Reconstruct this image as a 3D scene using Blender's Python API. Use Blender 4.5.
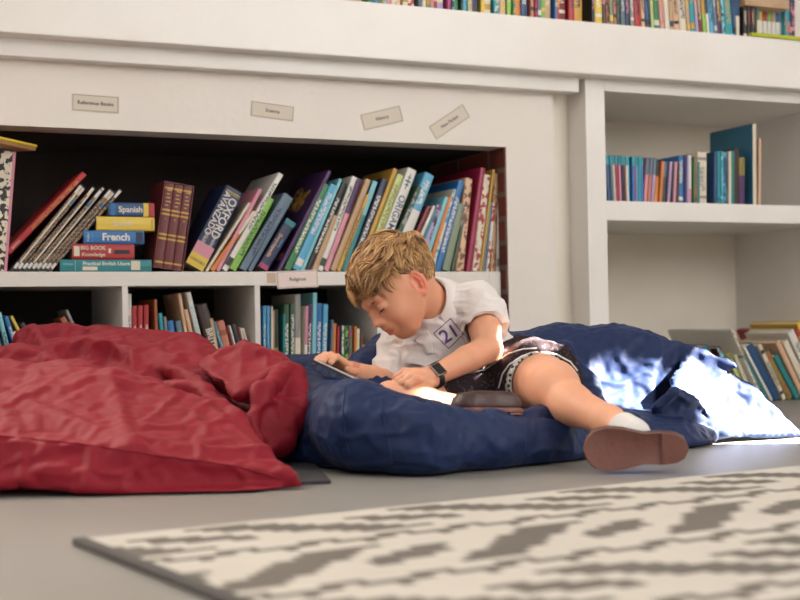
import bpy, bmesh, math, random
import numpy as np
from mathutils import Matrix, Vector
for o in list(bpy.data.objects): bpy.data.objects.remove(o)
scene = bpy.context.scene
COL = scene.collection
R = math.radians

# ------------------------------------------------------------------ camera
FPX, THETA, PITCH, ROLL, CAMZ, CAMD = 1350.0, R(24.6), R(1.02), 0.018, 0.27, 3.48
FW = Vector((math.sin(THETA), math.cos(THETA), 0)); RT = Vector((math.cos(THETA), -math.sin(THETA), 0)); UPV = Vector((0, 0, 1))
CAM = Vector((0, -CAMD, CAMZ))
cfw = FW * math.cos(PITCH) + UPV * math.sin(PITCH)
cup = -FW * math.sin(PITCH) + UPV * math.cos(PITCH)
cr = (RT - cup * ROLL).normalized(); cu = (cup + RT * ROLL).normalized()
cam = bpy.data.cameras.new('camera'); camo = bpy.data.objects.new('camera', cam); COL.objects.link(camo)
camo.matrix_world = Matrix(((cr.x, cu.x, -cfw.x, CAM.x), (cr.y, cu.y, -cfw.y, CAM.y), (cr.z, cu.z, -cfw.z, CAM.z), (0, 0, 0, 1)))
cam.sensor_width = 36; cam.lens = 36 * FPX / 800; cam.clip_start = 0.05
cam.dof.use_dof = True; cam.dof.focus_distance = 3.0; cam.dof.aperture_fstop = 3.8
scene.camera = camo
# ------------------------------------------------------------------ light
scene.view_settings.view_transform = 'Standard'; scene.view_settings.look = 'None'
scene.view_settings.gamma = 1; scene.view_settings.exposure = 0.10
world = bpy.data.worlds.new('room_light'); scene.world = world; world.use_nodes = True
bg = world.node_tree.nodes['Background']; bg.inputs[0].default_value = (1.0, 0.97, 0.94, 1); bg.inputs[1].default_value = 0.50
def area(name, loc, target, size, sizey, power, col):
    l = bpy.data.lights.new(name, 'AREA'); l.shape = 'RECTANGLE'; l.size = size; l.size_y = sizey; l.energy = power; l.color = col
    o = bpy.data.objects.new(name, l); COL.objects.link(o); o.location = loc
    o.rotation_euler = (Vector(target) - Vector(loc)).to_track_quat('-Z', 'Y').to_euler(); return o
area('window_daylight', (3.2, -4.2, 1.9), (1.3, -0.2, 0.4), 2.2, 1.6, 105, (1.0, 0.975, 0.95))
area('ceiling_bounce', (-1.0, -2.6, 2.9), (0.6, -0.6, 0.0), 3.0, 2.0, 24, (1.0, 0.92, 0.82))
SUN_DIR = (RT * -0.80 + FW * 0.10 + UPV * -0.62).normalized()      # the way sunlight travels
sun = bpy.data.lights.new('sun', 'SUN'); sun.energy = 140; sun.angle = R(0.53); sun.color = (1.0, 0.95, 0.87)
suno = bpy.data.objects.new('sun', sun); COL.objects.link(suno); suno.location = (4, -2, 4)
suno.rotation_euler = SUN_DIR.to_track_quat('-Z', 'Y').to_euler()

# ------------------------------------------------------------------ helpers
def ray(px, py):
    dx, dy = (px - 400) / FPX, (300 - py) / FPX
    a = dx + ROLL * dy; b = dy - ROLL * dx
    return RT * a + cfw + cup * b
def onY(px, py, Y):                     # the point of the plane Y = const seen at a pixel
    r = ray(px, py); t = (Y - CAM.y) / r.y; return CAM + r * t
def onZ(px, py, Z):
    r = ray(px, py); t = (Z - CAM.z) / r.z; return CAM + r * t
def P(px, py, D):                       # the point at forward distance D
    r = ray(px, py); t = D / r.dot(FW); return CAM + r * t
def lin(c):
    if isinstance(c, str): c = tuple(int(c[i:i+2], 16) for i in (0, 2, 4))
    return tuple(((v/255)/12.92 if v/255 <= .04045 else ((v/255+.055)/1.055)**2.4) for v in c) + (1,)
MATS = {}
def mat(name, col, rough=.6, **kw):
    if name in MATS: return MATS[name]
    m = bpy.data.materials.new(name); m.use_nodes = True; MATS[name] = m
    b = m.node_tree.nodes['Principled BSDF']; b.inputs['Base Color'].default_value = lin(col); b.inputs['Roughness'].default_value = rough
    for k, v in kw.items(): b.inputs[k.replace('_', ' ')].default_value = v
    return m
def nodes(m):
    nt = m.node_tree; return nt, nt.nodes['Principled BSDF'], (lambda t, **k: mk(nt, t, **k))
def mk(nt, t, **k):
    n = nt.nodes.new(t)
    for a, b in k.items(): setattr(n, a, b)
    return n
def L(nt, a, b): nt.links.new(a, b)
def math_n(nt, op, a, b=None, c=None):
    n = nt.nodes.new('ShaderNodeMath'); n.operation = op
    for i, v in enumerate((a, b, c)):
        if v is None: continue
        if isinstance(v, (int, float)): n.inputs[i].default_value = v
        else: nt.links.new(v, n.inputs[i])
    return n.outputs[0]
def mix_n(nt, fac, a, b):
    n = nt.nodes.new('ShaderNodeMix'); n.data_type = 'RGBA'
    for s, v in ((n.inputs[0], fac), (n.inputs[6], a), (n.inputs[7], b)):
        if hasattr(v, 'links'): nt.links.new(v, s)
        else: s.default_value = v
    return n.outputs[2]
def paint(name, col, col2, scale=3, rough=.55, bump=.15, bscale=60):
    if name in MATS: return MATS[name]
    m = mat(name, col, rough); nt, b, N = nodes(m)
    tc = N('ShaderNodeTexCoord'); n = N('ShaderNodeTexNoise'); n.inputs['Scale'].default_value = scale; n.inputs['Detail'].default_value = 5
    L(nt, tc.outputs['Object'], n.inputs['Vector'])
    cr_ = N('ShaderNodeValToRGB'); cr_.color_ramp.elements[0].position = .3; cr_.color_ramp.elements[1].position = .7
    cr_.color_ramp.elements[0].color = lin(col); cr_.color_ramp.elements[1].color = lin(col2)
    L(nt, n.outputs[0], cr_.inputs[0]); L(nt, cr_.outputs[0], b.inputs['Base Color'])
    n2 = N('ShaderNodeTexNoise'); n2.inputs['Scale'].default_value = bscale; n2.inputs['Detail'].default_value = 6; L(nt, tc.outputs['Object'], n2.inputs['Vector'])
    bp = N('ShaderNodeBump'); bp.inputs['Strength'].default_value = bump; bp.inputs['Distance'].default_value = .004
    L(nt, n2.outputs[0], bp.inputs['Height']); L(nt, bp.outputs[0], b.inputs['Normal'])
    return m
def link(name, me, m=None, parent=None, loc=None, smooth=False):
    o = bpy.data.objects.new(name, me); COL.objects.link(o)
    if m is not None and not me.materials: me.materials.append(m)
    if parent is not None: o.parent = parent
    if loc is not None: o.location = loc
    if smooth: me.polygons.foreach_set('use_smooth', [True] * len(me.polygons))
    return o
def mesh(name, vs, fs):
    me = bpy.data.meshes.new(name); me.from_pydata([tuple(v) for v in vs], [], fs); me.update(); return me
def box_me(name, x0, x1, y0, y1, z0, z1, bev=0.0, seg=2):
    bm = bmesh.new(); add_box(bm, x0, x1, y0, y1, z0, z1)
    if bev: bmesh.ops.bevel(bm, geom=bm.edges[:], offset=bev, segments=seg, affect='EDGES', profile=.6)
    me = bpy.data.meshes.new(name); bm.to_mesh(me); bm.free(); return me
def add_box(bm, x0, x1, y0, y1, z0, z1):
    v = [bm.verts.new((x, y, z)) for z in (z0, z1) for y in (y0, y1) for x in (x0, x1)]
    for f in ((0, 2, 3, 1), (4, 5, 7, 6), (0, 1, 5, 4), (2, 6, 7, 3), (0, 4, 6, 2), (1, 3, 7, 5)): bm.faces.new([v[i] for i in f])
    return v
def struct(name, me, m, parent=None):
    o = link(name, me, m, parent)
    if parent is None: o['kind'] = 'structure'
    return o
def tag(o, label=None, cat=None, group=None, kind=None):
    if label: o['label'] = label
    if cat: o['category'] = cat
    if group: o['group'] = group
    if kind: o['kind'] = kind
    return o
def thing(name, label, cat, loc=(0, 0, 0), group=None):
    o = bpy.data.objects.new(name, None); COL.objects.link(o); o.location = loc; o.empty_display_size = .05
    return tag(o, label, cat, group)
def text_me(body, size, align='CENTER', bold=0.0, ext=.0002, sx=1.0):
    c = bpy.data.curves.new('lettering', 'FONT'); c.body = body; c.size = size; c.align_x = align; c.align_y = 'CENTER'
    c.extrude = ext; c.offset = bold; c.resolution_u = 3
    o = bpy.data.objects.new('lettering', c); COL.objects.link(o)
    bpy.context.view_layer.update()
    me = bpy.data.meshes.new_from_object(o.evaluated_get(bpy.context.evaluated_depsgraph_get()))
    bpy.data.objects.remove(o); bpy.data.curves.remove(c)
    if sx != 1.0:
        for v in me.vertices: v.co.x *= sx
    return me
def xform(me, M):
    me.transform(M); me.update(); return me

# ------------------------------------------------------------------ room shell
WALL = paint('white_wall_paint', (226, 219, 211), (220, 212, 203), 2.5, .5, .25, 40)
WHITE = paint('white_gloss_paint', (232, 228, 223), (226, 221, 215), 4, .38, .15, 30)
TAN = paint('cream_wall_paint', (236, 228, 214), (229, 219, 204), 3, .6, .2, 35)
FLOORM = paint('grey_floor_paint', (140, 137, 132), (131, 127, 121), 1.8, .42, .08, 25)
nt, b_, N = nodes(FLOORM)                                   # hairline joints between the painted boards
tc = N('ShaderNodeTexCoord'); sep = N('ShaderNodeSeparateXYZ'); L(nt, tc.outputs['Object'], sep.inputs[0])
YB = .03                       # front of the low shelf unit
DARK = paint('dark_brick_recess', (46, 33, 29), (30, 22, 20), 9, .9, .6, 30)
def brick():
    m = mat('old_red_brick', (120, 50, 35), .85); nt, b, N = nodes(m)
    tc = N('ShaderNodeTexCoord'); sp = N('ShaderNodeSeparateXYZ'); cb = N('ShaderNodeCombineXYZ'); L(nt, tc.outputs['Object'], sp.inputs[0])
    L(nt, sp.outputs['Y'], cb.inputs[0]); L(nt, sp.outputs['Z'], cb.inputs[1])
    t = N('ShaderNodeTexBrick'); L(nt, cb.outputs[0], t.inputs['Vector'])
    t.inputs['Color1'].default_value = lin((128, 52, 34)); t.inputs['Color2'].default_value = lin((92, 44, 34)); t.inputs['Mortar'].default_value = lin((120, 100, 88))
    t.inputs['Scale'].default_value = 1; t.inputs['Mortar Size'].default_value = .008; t.inputs['Brick Width'].default_value = .2; t.inputs['Row Height'].default_value = .072
    n = N('ShaderNodeTexNoise'); n.inputs['Scale'].default_value = 22; L(nt, tc.outputs['Object'], n.inputs['Vector'])
    L(nt, mix_n(nt, math_n(nt, 'MULTIPLY', n.outputs[0], .5), t.outputs['Color'], lin((60, 30, 26))), b.inputs['Base Color'])
    return m
BRICK = brick()
def X_(px, py, Y): return onY(px, py, Y).x
XA = X_(508, 250, 0)                                        # right end of the alcove
ZA0 = onY(40, 127.5, 0).z                                   # alcove lintel height
ZA = (onY(60, 128.6, 0).z + onY(480, 145, 0).z) / 2
XW = X_(556, 250, 0)                                        # right end of the wall panel
YP = -.04                                                   # post and header plane
XP0, XP1 = X_(587.5, 200, YP), X_(606.5, 200, YP)
YL2, YL1 = -.045, -.10
ZL2 = (onY(100, 63.3, YL2).z + onY(430, 81, YL2).z) / 2
ZL1 = (onY(100, 41, YL1).z + onY(430, 61.5, YL1).z + onY(700, 81, YL1).z) / 3
ZLT = (onY(480, 10.5, YL1).z + onY(610, 23, YL1).z + onY(740, 37, YL1).z) / 3
ZH = (onY(640, 92.5, YP).z + onY(780, 103, YP).z) / 2       # niche header underside
ZS1 = (onY(620, 201, YP).z + onY(780, 205, YP).z) / 2       # niche shelf top and underside
ZS0 = (onY(620, 220.5, YP).z + onY(780, 223.5, YP).z) / 2
XN1 = X_(835, 200, YP)                                      # right end of the niche
YN = .48
DIMS = ('dims', [round(v, 3) for v in (XA, ZA, XW, XP0, XP1, ZL2, ZL1, ZLT, ZH, ZS1, ZS0, XN1)])
XL = -2.6; XR = 3.2; ZC = 2.7
struct('floor', box_me('floor', XL, 5, -6.5, YN + .1, -.06, 0), FLOORM)
def poly_wall(name, rects, m, bev=.0015):
    bm = bmesh.new()
    for r in rects: add_box(bm, *r)
    me = bpy.data.meshes.new(name); bm.to_mesh(me); bm.free(); return struct(name, me, m)
poly_wall('wall_back', [(XL, XA, 0, .10, ZA, ZL2 + .05), (XA, XW, 0, .10, 0, ZL2 + .05)], WALL)
struct('wall_recess', box_me('wall_recess', XW, XP0 + .02, .06, .1, 0, ZL1), TAN)
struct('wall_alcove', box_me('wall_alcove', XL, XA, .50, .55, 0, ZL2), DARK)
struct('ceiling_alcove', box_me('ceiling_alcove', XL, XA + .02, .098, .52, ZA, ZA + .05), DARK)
struct('wall_alcove_right', box_me('wall_alcove_right', XA - .005, XA + .05, .003, .52, 0, ZA + .03), BRICK)
struct('trim_1', box_me('trim_1', XL, X_(579, 80, YL2), YL2, .0, ZL2, ZL1 + .01, .003), WHITE)
# rounded beam that carries the upper ledge
struct('trim_2', box_me('trim_2', XL, XR + .5, YL1, .52, ZL1, ZLT, .004), WHITE)
struct('wall_upper', box_me('wall_upper', XL, XR + .5, .30, .52, ZLT - .01, ZC), WALL)
# niche on the right
poly_wall('trim_3', [(XP0, XP1, YP, YN, 0, ZL1 + .01), (XP1 - .002, XN1 + .1, YP, YN, ZH, ZL1 + .01), (XN1, XN1 + .1, YP, YN, 0, ZH)], WHITE)
struct('wall_niche', box_me('wall_niche', XP0, XN1 + .1, YN, YN + .06, 0, ZL1 + .1), TAN)
me = box_me('shelf', XP1 - .001, XN1 + .001, YP, YN, ZS0, ZS1, .003)
struct('trim_4', me, WHITE)
# boxed step inside the lower niche
# unseen right-hand room wall, its openings shaped to place the sun patches
XR_ = 3.6
def side_wall():
    y0, y1, z1 = -12.0, .6, ZC
    ys = sorted(set([y0, y1] + [v for h in HOLES for v in h[:2]])); ZT = 5.0; bm = bmesh.new()
    for a, b in zip(ys[:-1], ys[1:]):
        hs = sorted([h[2:] for h in HOLES if h[0] <= a + 1e-6 and h[1] >= b - 1e-6]); z = 0
        for (h0, h1) in hs:
            if h0 > z: add_box(bm, XR_, XR_ + .05, a, b, z, h0)
            z = h1
        add_box(bm, XR_, XR_ + .05, a, b, z, 5.0)
    me = bpy.data.meshes.new('wall_right'); bm.to_mesh(me); bm.free(); return struct('wall_right', me, WALL)
def hit(p):                                                  # where the sunbeam through p crosses the side wall
    t = (XR_ - p.x) / -SUN_DIR.x; return p - SUN_DIR * t
HOLES = [(-2.245, -2.045, 1.32, 1.80), (-2.245, -2.115, 1.80, 1.985), (-2.70, -2.645, 2.225, 2.43), (-2.45, -2.36, 2.16, 2.31), (-2.36, -2.27, 2.10, 2.19)]
side_wall()
# ------------------------------------------------------------------ low shelf unit (four open cells)
KZ = .42
KXR = X_(501, 300, YB); PX = .363
def shelf_unit():
    o = thing('cube_shelf_unit', 'low white open shelf unit with four square cells filled with books', 'shelf unit', (KXR - .038 - 4 * PX, YB, 0))
    W = .038 + 4 * PX; d = .39
    wm = paint('white_laminate', (224, 217, 209), (220, 213, 205), 3, .35, .05, 20)
    link('top_board', box_me('top_board', -PX, W - .038, 0, d, KZ - .038, KZ, .0012), wm, o)
    link('end_panel', box_me('end_panel', W - .038, W, 0, d, 0, KZ, .0012), wm, o)
    link('bottom_board', box_me('bottom_board', -PX, W - .038, 0, d, 0, .038, .0012), wm, o)
    for k in range(1, 5):
        x = W - .038 - k * .348 - (k - 1) * .015
        link('divider', box_me('divider', x - .015, x, .001, d - .004, .038, KZ - .038), wm, o)
    link('back_panel', box_me('back_panel', -PX, W - .038, d - .004, d, .038, KZ - .038), mat('dark_back', (40, 32, 30), .8), o)
    return o
UNIT = shelf_unit()
# ------------------------------------------------------------------ books
CN = dict(red='b5262b', crimson='a51d48', maroon='6a1f22', pink='d88a9c', magenta='b23a6e', orange='d97a2e', gold='c9982f', yellow='e0bd3a', cream='e2d6bd',
  white='e6e1d8', tan='c09a72', brown='6b442b', olive='8a7d3a', green='2f7d46', lime='7fb83e', teal='1d7f86', aqua='7cc4cf', blue='1f6fb4', navy='1d2b52',
  sky='4ea6cf', slate='5d7488', grey='8f8d89', black='1f1d1f', purple='4b2a5e', lilac='a796c4', rust='a5542f', peach='d9ab86', charcoal='3a3a3e', turquoise='1f9aa8')
CN['petrol blue'] = '2b7394'; CN['dark blue'] = '1b4a7a'; CN['dark green'] = '2a5238'; CN['dark brown'] = '3d2a20'; CN['pale green'] = 'bccb7a'; CN['salmon'] = 'c47458'; CN['violet'] = '4a55a8'; CN['light blue'] = '4f9fd0'; CN['dark red'] = '7d1f22'; CN['grey green'] = '7d8a70'
def mute(c, s=.9, v=.97):                # greys and darkens cover colours, painting in the alcove's shade
    r = [int(c[i:i+2], 16) for i in (0, 2, 4)]; g = .3 * r[0] + .59 * r[1] + .11 * r[2]
    return ''.join('%02x' % int((g + (x - g) * s) * v) for x in r)
for k_ in list(CN): CN[k_] = mute(CN[k_]) if k_ not in ('white', 'cream') else mute(CN[k_], .9, .93)
def book_mat(col, acc, mode):
    k = 'book_%s_%s_%s' % (col, acc, mode); k = k.replace(' ', '_')
    if k in MATS: return MATS[k]
    m = mat(k, CN[col], .42); nt, b, N = nodes(m)
    tc = N('ShaderNodeTexCoord'); g = N('ShaderNodeSeparateXYZ'); L(nt, tc.outputs['Generated'], g.inputs[0])
    ob = N('ShaderNodeSeparateXYZ'); L(nt, tc.outputs['Object'], ob.inputs[0])
    x, y, z = g.outputs['X'], ob.outputs['Y'], g.outputs['Z']
    base = lin(CN[col]); ac = lin(CN[acc]); sp = math_n(nt, 'LESS_THAN', y, .0025)      # the spine only
    n0 = N('ShaderNodeTexNoise'); n0.inputs['Scale'].default_value = 30; L(nt, tc.outputs['Object'], n0.inputs['Vector'])
    rub = math_n(nt, 'MULTIPLY', n0.outputs[0], .22)
    c = mix_n(nt, rub, base, tuple(min(1, v * 1.5 + .02) for v in base[:3]) + (1,))
    def band(v, a, b_): return math_n(nt, 'MULTIPLY', math_n(nt, 'GREATER_THAN', v, a), math_n(nt, 'LESS_THAN', v, b_))
    def letters(z0, z1, sc=260, x0=.22, x1=.78, off=0):      # rows of tiny marks, too small to read in the photograph
        cb = N('ShaderNodeCombineXYZ'); L(nt, math_n(nt, 'MULTIPLY', x, 2.0), cb.inputs[0]); L(nt, math_n(nt, 'ADD', math_n(nt, 'MULTIPLY', ob.outputs['Z'], sc), off), cb.inputs[2])
        n = N('ShaderNodeTexNoise'); n.inputs['Scale'].default_value = 1.0; n.inputs['Detail'].default_value = 1; L(nt, cb.outputs[0], n.inputs['Vector'])
        t = math_n(nt, 'GREATER_THAN', n.outputs[0], .49)
        return math_n(nt, 'MULTIPLY', t, math_n(nt, 'MULTIPLY', band(z, z0, z1), band(x, x0, x1)))
    if mode == 't': f = letters(.2, .82)
    elif mode == 'c': f = math_n(nt, 'MULTIPLY', letters(.1, .9, 230, .08, .92), .8)
    elif mode == 'u': f = math_n(nt, 'MAXIMUM', letters(.42, .9, 320), band(z, .05, .13))
    elif mode == 'b': f = math_n(nt, 'MAXIMUM', band(z, .84, .9), math_n(nt, 'MAXIMUM', band(z, .1, .15), letters(.25, .7, 300)))
    elif mode == 'h': f = math_n(nt, 'GREATER_THAN', z, .62)
    elif mode == 'k': f = math_n(nt, 'GREATER_THAN', z, .80)
    elif mode == 'l': f = math_n(nt, 'LESS_THAN', z, .3)
    elif mode == 's': f = math_n(nt, 'MAXIMUM', band(z, .3, .62), letters(.68, .93, 280))
    elif mode == 'v':
        n = N('ShaderNodeTexNoise'); n.inputs['Scale'].default_value = 55; n.inputs['Detail'].default_value = 3; L(nt, tc.outputs['Object'], n.inputs['Vector']); f = math_n(nt, 'GREATER_THAN', n.outputs[0], .52)
    elif mode == 'g':
        f = None
        for a in (.05, .33, .38, .62, .67, .93): q = band(z, a, a + .022); f = q if f is None else math_n(nt, 'MAXIMUM', f, q)
    else: f = None
    if f is not None: c = mix_n(nt, math_n(nt, 'MULTIPLY', f, sp), c, ac)
    L(nt, c, b.inputs['Base Color'])
    return m
PAGES = paint('book_pages', (222, 210, 186), (206, 192, 166), 60, .8, .1, 200)
def cover_me(t, d, h, soft=False):
    c = min(.0022, t * .22) if not soft else min(.0009, t * .15); r = min(.003, t * .3)
    # U-shaped case in plan: outside then inside, extruded upwards, spine slightly rounded
    out = [(0, d)] + [(0, r)] + [(t * .12, r * .25), (t * .5, 0), (t * .88, r * .25)] + [(t, r)] + [(t, d)]
    inn = [(t - c, d), (t - c, r + c), (c, r + c), (c, d)]
    pts = out + inn; n = len(pts); vs = [(x, y, z) for z in (0, h) for x, y in pts]
    fs = [(i, (i + 1) % n, n + (i + 1) % n, n + i) for i in range(n)]
    bm = bmesh.new(); vv = [bm.verts.new(v) for v in vs]
    for f in fs: bm.faces.new([vv[i] for i in f])
    for z in (0, n):                                         # caps as three strips
        a = [0, 1, 9, 10]; b = [5, 6, 7, 8]; m_ = [1, 2, 3, 4, 5, 8, 9]
        for q in (a, b, m_):
            q = [vv[i + z] for i in q]; bm.faces.new(q if z else q[::-1])
    bmesh.ops.recalc_face_normals(bm, faces=bm.faces[:])
    me = bpy.data.meshes.new('cover'); bm.to_mesh(me); bm.free(); return me, c
def make_book(t, d, h, col, acc='white', mode='p', name='book', soft=False):
    me, c = cover_me(t, d, h, soft); o = link(name, me, book_mat(col, acc, mode))
    e = 0.003 if not soft else .0008
    pg = box_me('pages', c + .0002, t - c - .0002, min(.003, t * .3) + c + .0002, d - e, e, h - e)
    link('pages', pg, PAGES, o)
    return o
def spine_text(o, body, t, h, size, col, z=.5, x=.5, bold=.012, name='title', sx=1.0, upright=False):
    me = text_me(body, size, bold=size * bold, ext=.00015, sx=sx)
    M = Matrix.Rotation(R(90), 4, 'X')                       # faces -Y, upright
    if not upright: M = Matrix.Rotation(R(90), 4, 'Y') @ M    # reads downwards
    M = Matrix.Translation((t * x, -.0004, h * z)) @ M
    xform(me, M); return link(name, me, mat('ink_' + col.replace(' ', '_'), CN.get(col, col), .5), o)
def spine_patch(o, t, h, x0, x1, z0, z1, col, name='spine_label', m=None, y=-.0003):
    return link(name, box_me(name, t * x0, t * x1, y, .004, h * z0, h * z1), m or mat('ink_' + col.replace(' ', '_'), CN.get(col, col), .5), o)
BOOKS = {}
def stand(zone, Y, Z, xb, yb, xt, yt, w, col, acc='white', mode='p', depth=.2, soft=False, name='book', side=None, word=None, cut=.93):
    """edge from (xb,yb) to (xt,yt) in the picture lies in the plane y=Y; w = width in pixels along the shelf"""
    a, b = onY(xb, yb, Y), onY(xt, yt, Y); v = b - a
    base = a - v * ((a.z - Z) / v.z); tilt = math.atan2(v.x, v.z); h = math.hypot(b.x - base.x, b.z - Z)
    wm = abs(onY(xb + w, yb, Y).x - a.x); t = max(.003, wm * math.cos(tilt) * cut)
    o = make_book(t, depth, h, col, acc, mode, name, soft)
    R_ = Matrix.Rotation(tilt, 4, 'Y'); piv = Vector((t, 0, 0)) if tilt > 0 else Vector((0, 0, 0))
    if side == 'L': piv = Vector((0, 0, 0))
    o.location = Vector((base.x, Y, Z + .0004)) - R_ @ piv
    o.rotation_euler = (0, tilt, 0)
    o['_w'] = word or col; o['_t'] = t; o['_h'] = h; o['_x'] = base.x
    BOOKS.setdefault(zone, []).append(o); return o
SB = .045          # spine plane on the low shelf
KT = KZ
# --- row A: standing books leaning right on top of the low unit. (xb, xt, yt, w, colour, accent, mode, depth, y offset)
def rowtop(data):
    for r in data:
        xb, xt, yt, w, col, acc, mode = r[:7]; dep = r[7] if len(r) > 7 else .19; dy = r[8] if len(r) > 8 else 0
        stand('top', SB + dy, KT, xb, 271, xt, yt, w, col, acc, mode, dep)
o = stand('top', SB - .005, KT, 7, 271, 16, 152, 30, 'cream', 'black', 'v', .22, word='white'); WB = o
spine_patch(o, o['_t'], o['_h'], .9, 1.001, 0, 1.0, 'pink', 'cover_edge')
# comic albums
comics = []
for k in range(9):
    xb = 15 + k * 4.65
    o = stand('top', SB + .003 * (k % 3), KT, xb, 270.5, xb + 68.5 - (k % 2) * 2.5 + .25 * k, 186 + (k * 7 % 5) * .9 + k * .5, 4.6, 'charcoal', 'tan', 'c', .21, True, 'comic_book', cut=1.04); comics.append(o)
    t, h = o['_t'], o['_h']
    spine_patch(o, t, h, .1, .9, .03, .09, 'white'); spine_patch(o, t, h, .1, .9, .9, .985, ['white', 'cream'][k % 2])
    if k % 3 == 1: spine_patch(o, t, h, .1, .9, .8, .84, 'blue', 'spine_emblem')
    if k in (0, 3, 5): spine_patch(o, t, h, .55, .98, .1, .9, 'cream', 'spine_stripe')
# red picture dictionary lying on the album pile
a, b = onY(10.5, 254.5, SB), onY(87, 175.5, SB); v = b - a; tilt = math.atan2(v.x, v.z); h = v.length
o = make_book(.0155, .22, h, 'red', 'gold', 'p', 'dictionary'); o.rotation_euler = (0, tilt, 0)
o.location = a - Matrix.Rotation(tilt, 4, 'Y') @ Vector((.0155, 0, 0)); o['_w'] = 'red'; o['_x'] = a.x - .1; RD = o
spine_text(o, 'MY FIRST PICTURE DICTIONARY', .0155, h, .0118, 'gold', .60, sx=1.0); spine_text(o, 'COLLINS', .0155, h, .0075, 'cream', .1, name='publisher_lettering')
# stack of five lying books: built lying, base pixel box
def lying(px0, px1, py0, py1, col, name, z0, acc='white', mode='p', depth=.17):
    x0, x1 = onY(px0, 250, SB).x, onY(px1, 250, SB).x
    t = onY((px0 + px1) / 2, py0, SB).z - onY((px0 + px1) / 2, py1, SB).z
    o = make_book(t, depth, x1 - x0, col, acc, mode, name); o.rotation_euler = (0, R(-90), 0)
    o.location = (x1, SB, z0 + .0004); o['_h'] = x1 - x0; o['_t'] = t; return o, t, x1 - x0, z0 + t + .0008
zz = KT
o1, t, h, zz = lying(60, 151.5, 258.8, 271, 'teal', 'book', zz)
spine_text(o1, 'Practical English Usage', t, h, .0135, 'white', .50, .66, bold=.02); spine_patch(o1, t, h, .12, .42, .60, .76, 'cream')
spine_patch(o1, t, h, .05, .95, .835, .841, 'aqua', 'spine_line'); spine_text(o1, 'SWAN', t, h, .0085, 'aqua', .915, .6, name='author_lettering'); spine_patch(o1, t, h, .15, .9, .13, .23, 'cream', 'spine_emblem')
o2, t, h, zz = lying(72, 134.5, 243.2, 258.5, 'red', 'book', zz)
spine_text(o2, 'BIG BOOK', t, h, .014, 'cream', .665, .73, bold=.015); spine_text(o2, 'Knowledge', t, h, .0135, 'cream', .66, .3, bold=.015, name='subtitle')
spine_patch(o2, t, h, .2, .85, .88, .97, 'cream'); spine_patch(o2, t, h, .35, .62, .08, .33, 'black', 'spine_picture'); spine_patch(o2, t, h, .4, .7, .38, .42, 'cream', 'spine_emblem')
o3, t, h, zz = lying(84, 144.5, 230, 243, 'blue', 'dictionary', zz)
spine_text(o3, 'French', t, h, .0265, 'white', .47, .5, bold=.03); spine_text(o3, 'Collins', t, h, .008, 'white', .93, .5, name='publisher_lettering', upright=True)
spine_patch(o3, t, h, .1, .9, .86, .865, 'sky', 'spine_line'); spine_patch(o3, t, h, .1, .9, .02, .14, 'navy', 'spine_band')
o4, t, h, zz = lying(97, 155, 216, 229.8, 'yellow', 'dictionary', zz)
spine_patch(o4, t, h, .15, .85, .03, .06, 'gold', 'spine_line'); spine_text(o4, 'Spanish', t, h, .018, 'cream', .55, .5)
o5, t, h, zz = lying(109, 155, 202, 215.8, 'dark blue', 'dictionary', zz)
spine_text(o5, 'Spanish', t, h, .0215, 'white', .52, .5, bold=.02); spine_patch(o5, t, h, 0.01, .99, .13, .24, 'yellow', 'spine_band'); spine_patch(o5, t, h, .01, .99, .0, .12, 'red', 'spine_band'); spine_patch(o5, t, h, .08, .92, .85, .95, 'blue', 'spine_patch')
tag(o1, 'thick teal English usage guide lying at the bottom of the flat stack', 'book')
tag(o2, 'red knowledge book lying flat, second from the bottom of the stack', 'book')
tag(o3, 'bright blue French dictionary lying in the middle of the flat stack', 'book')
tag(o4, 'yellow dictionary lying flat between the French and the dark blue Spanish one', 'book')
tag(o5, 'dark blue Spanish dictionary with yellow and red end, topmost of the flat stack', 'book')
tag(RD, 'red children\'s picture dictionary with gold title leaning on top of the comic albums', 'book')
tag(WB, 'thick white patterned book with pink edge standing leftmost on the low unit', 'book')
for k, c in enumerate(comics):
    w = ['first', 'second', 'third', 'fourth', 'fifth', 'sixth', 'seventh', 'eighth', 'ninth'][k]
    tag(c, 'thin black comic album with cream lettering, %s from the left of the leaning nine' % w, 'comic book', 'leaning comic albums on the low unit')
# slipcase with three maroon volumes
a, b = onY(183, 270, SB), onY(194.5, 184.5, SB); v = b - a; tl = math.atan2(v.x, v.z); hh = v.length
wS = (onY(183, 270, SB).x - onY(152.5, 270, SB).x) * math.cos(tl)
R_ = Matrix.Rotation(tl, 4, 'Y'); org = Vector((a.x, SB, KT + .0006)) - R_ @ Vector((wS, 0, 0))
bm = bmesh.new(); c = .0022
for q in ((0, c, 0, .15, 0, hh), (wS - c, wS, 0, .15, 0, hh), (c, wS - c, 0, .15, 0, c), (c, wS - c, 0, .15, hh - c, hh), (c, wS - c, .148, .15, c, hh - c)): add_box(bm, *q)
me = bpy.data.meshes.new('slipcase'); bm.to_mesh(me); bm.free()
sc = link('slipcase', me, book_mat('maroon', 'gold', 'p'), loc=org); sc.rotation_euler = (0, tl, 0)
tag(sc, 'open maroon slipcase holding three gold-banded volumes, beside the flat stack', 'slipcase')
tv = (wS - 2 * c) / 3
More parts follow.
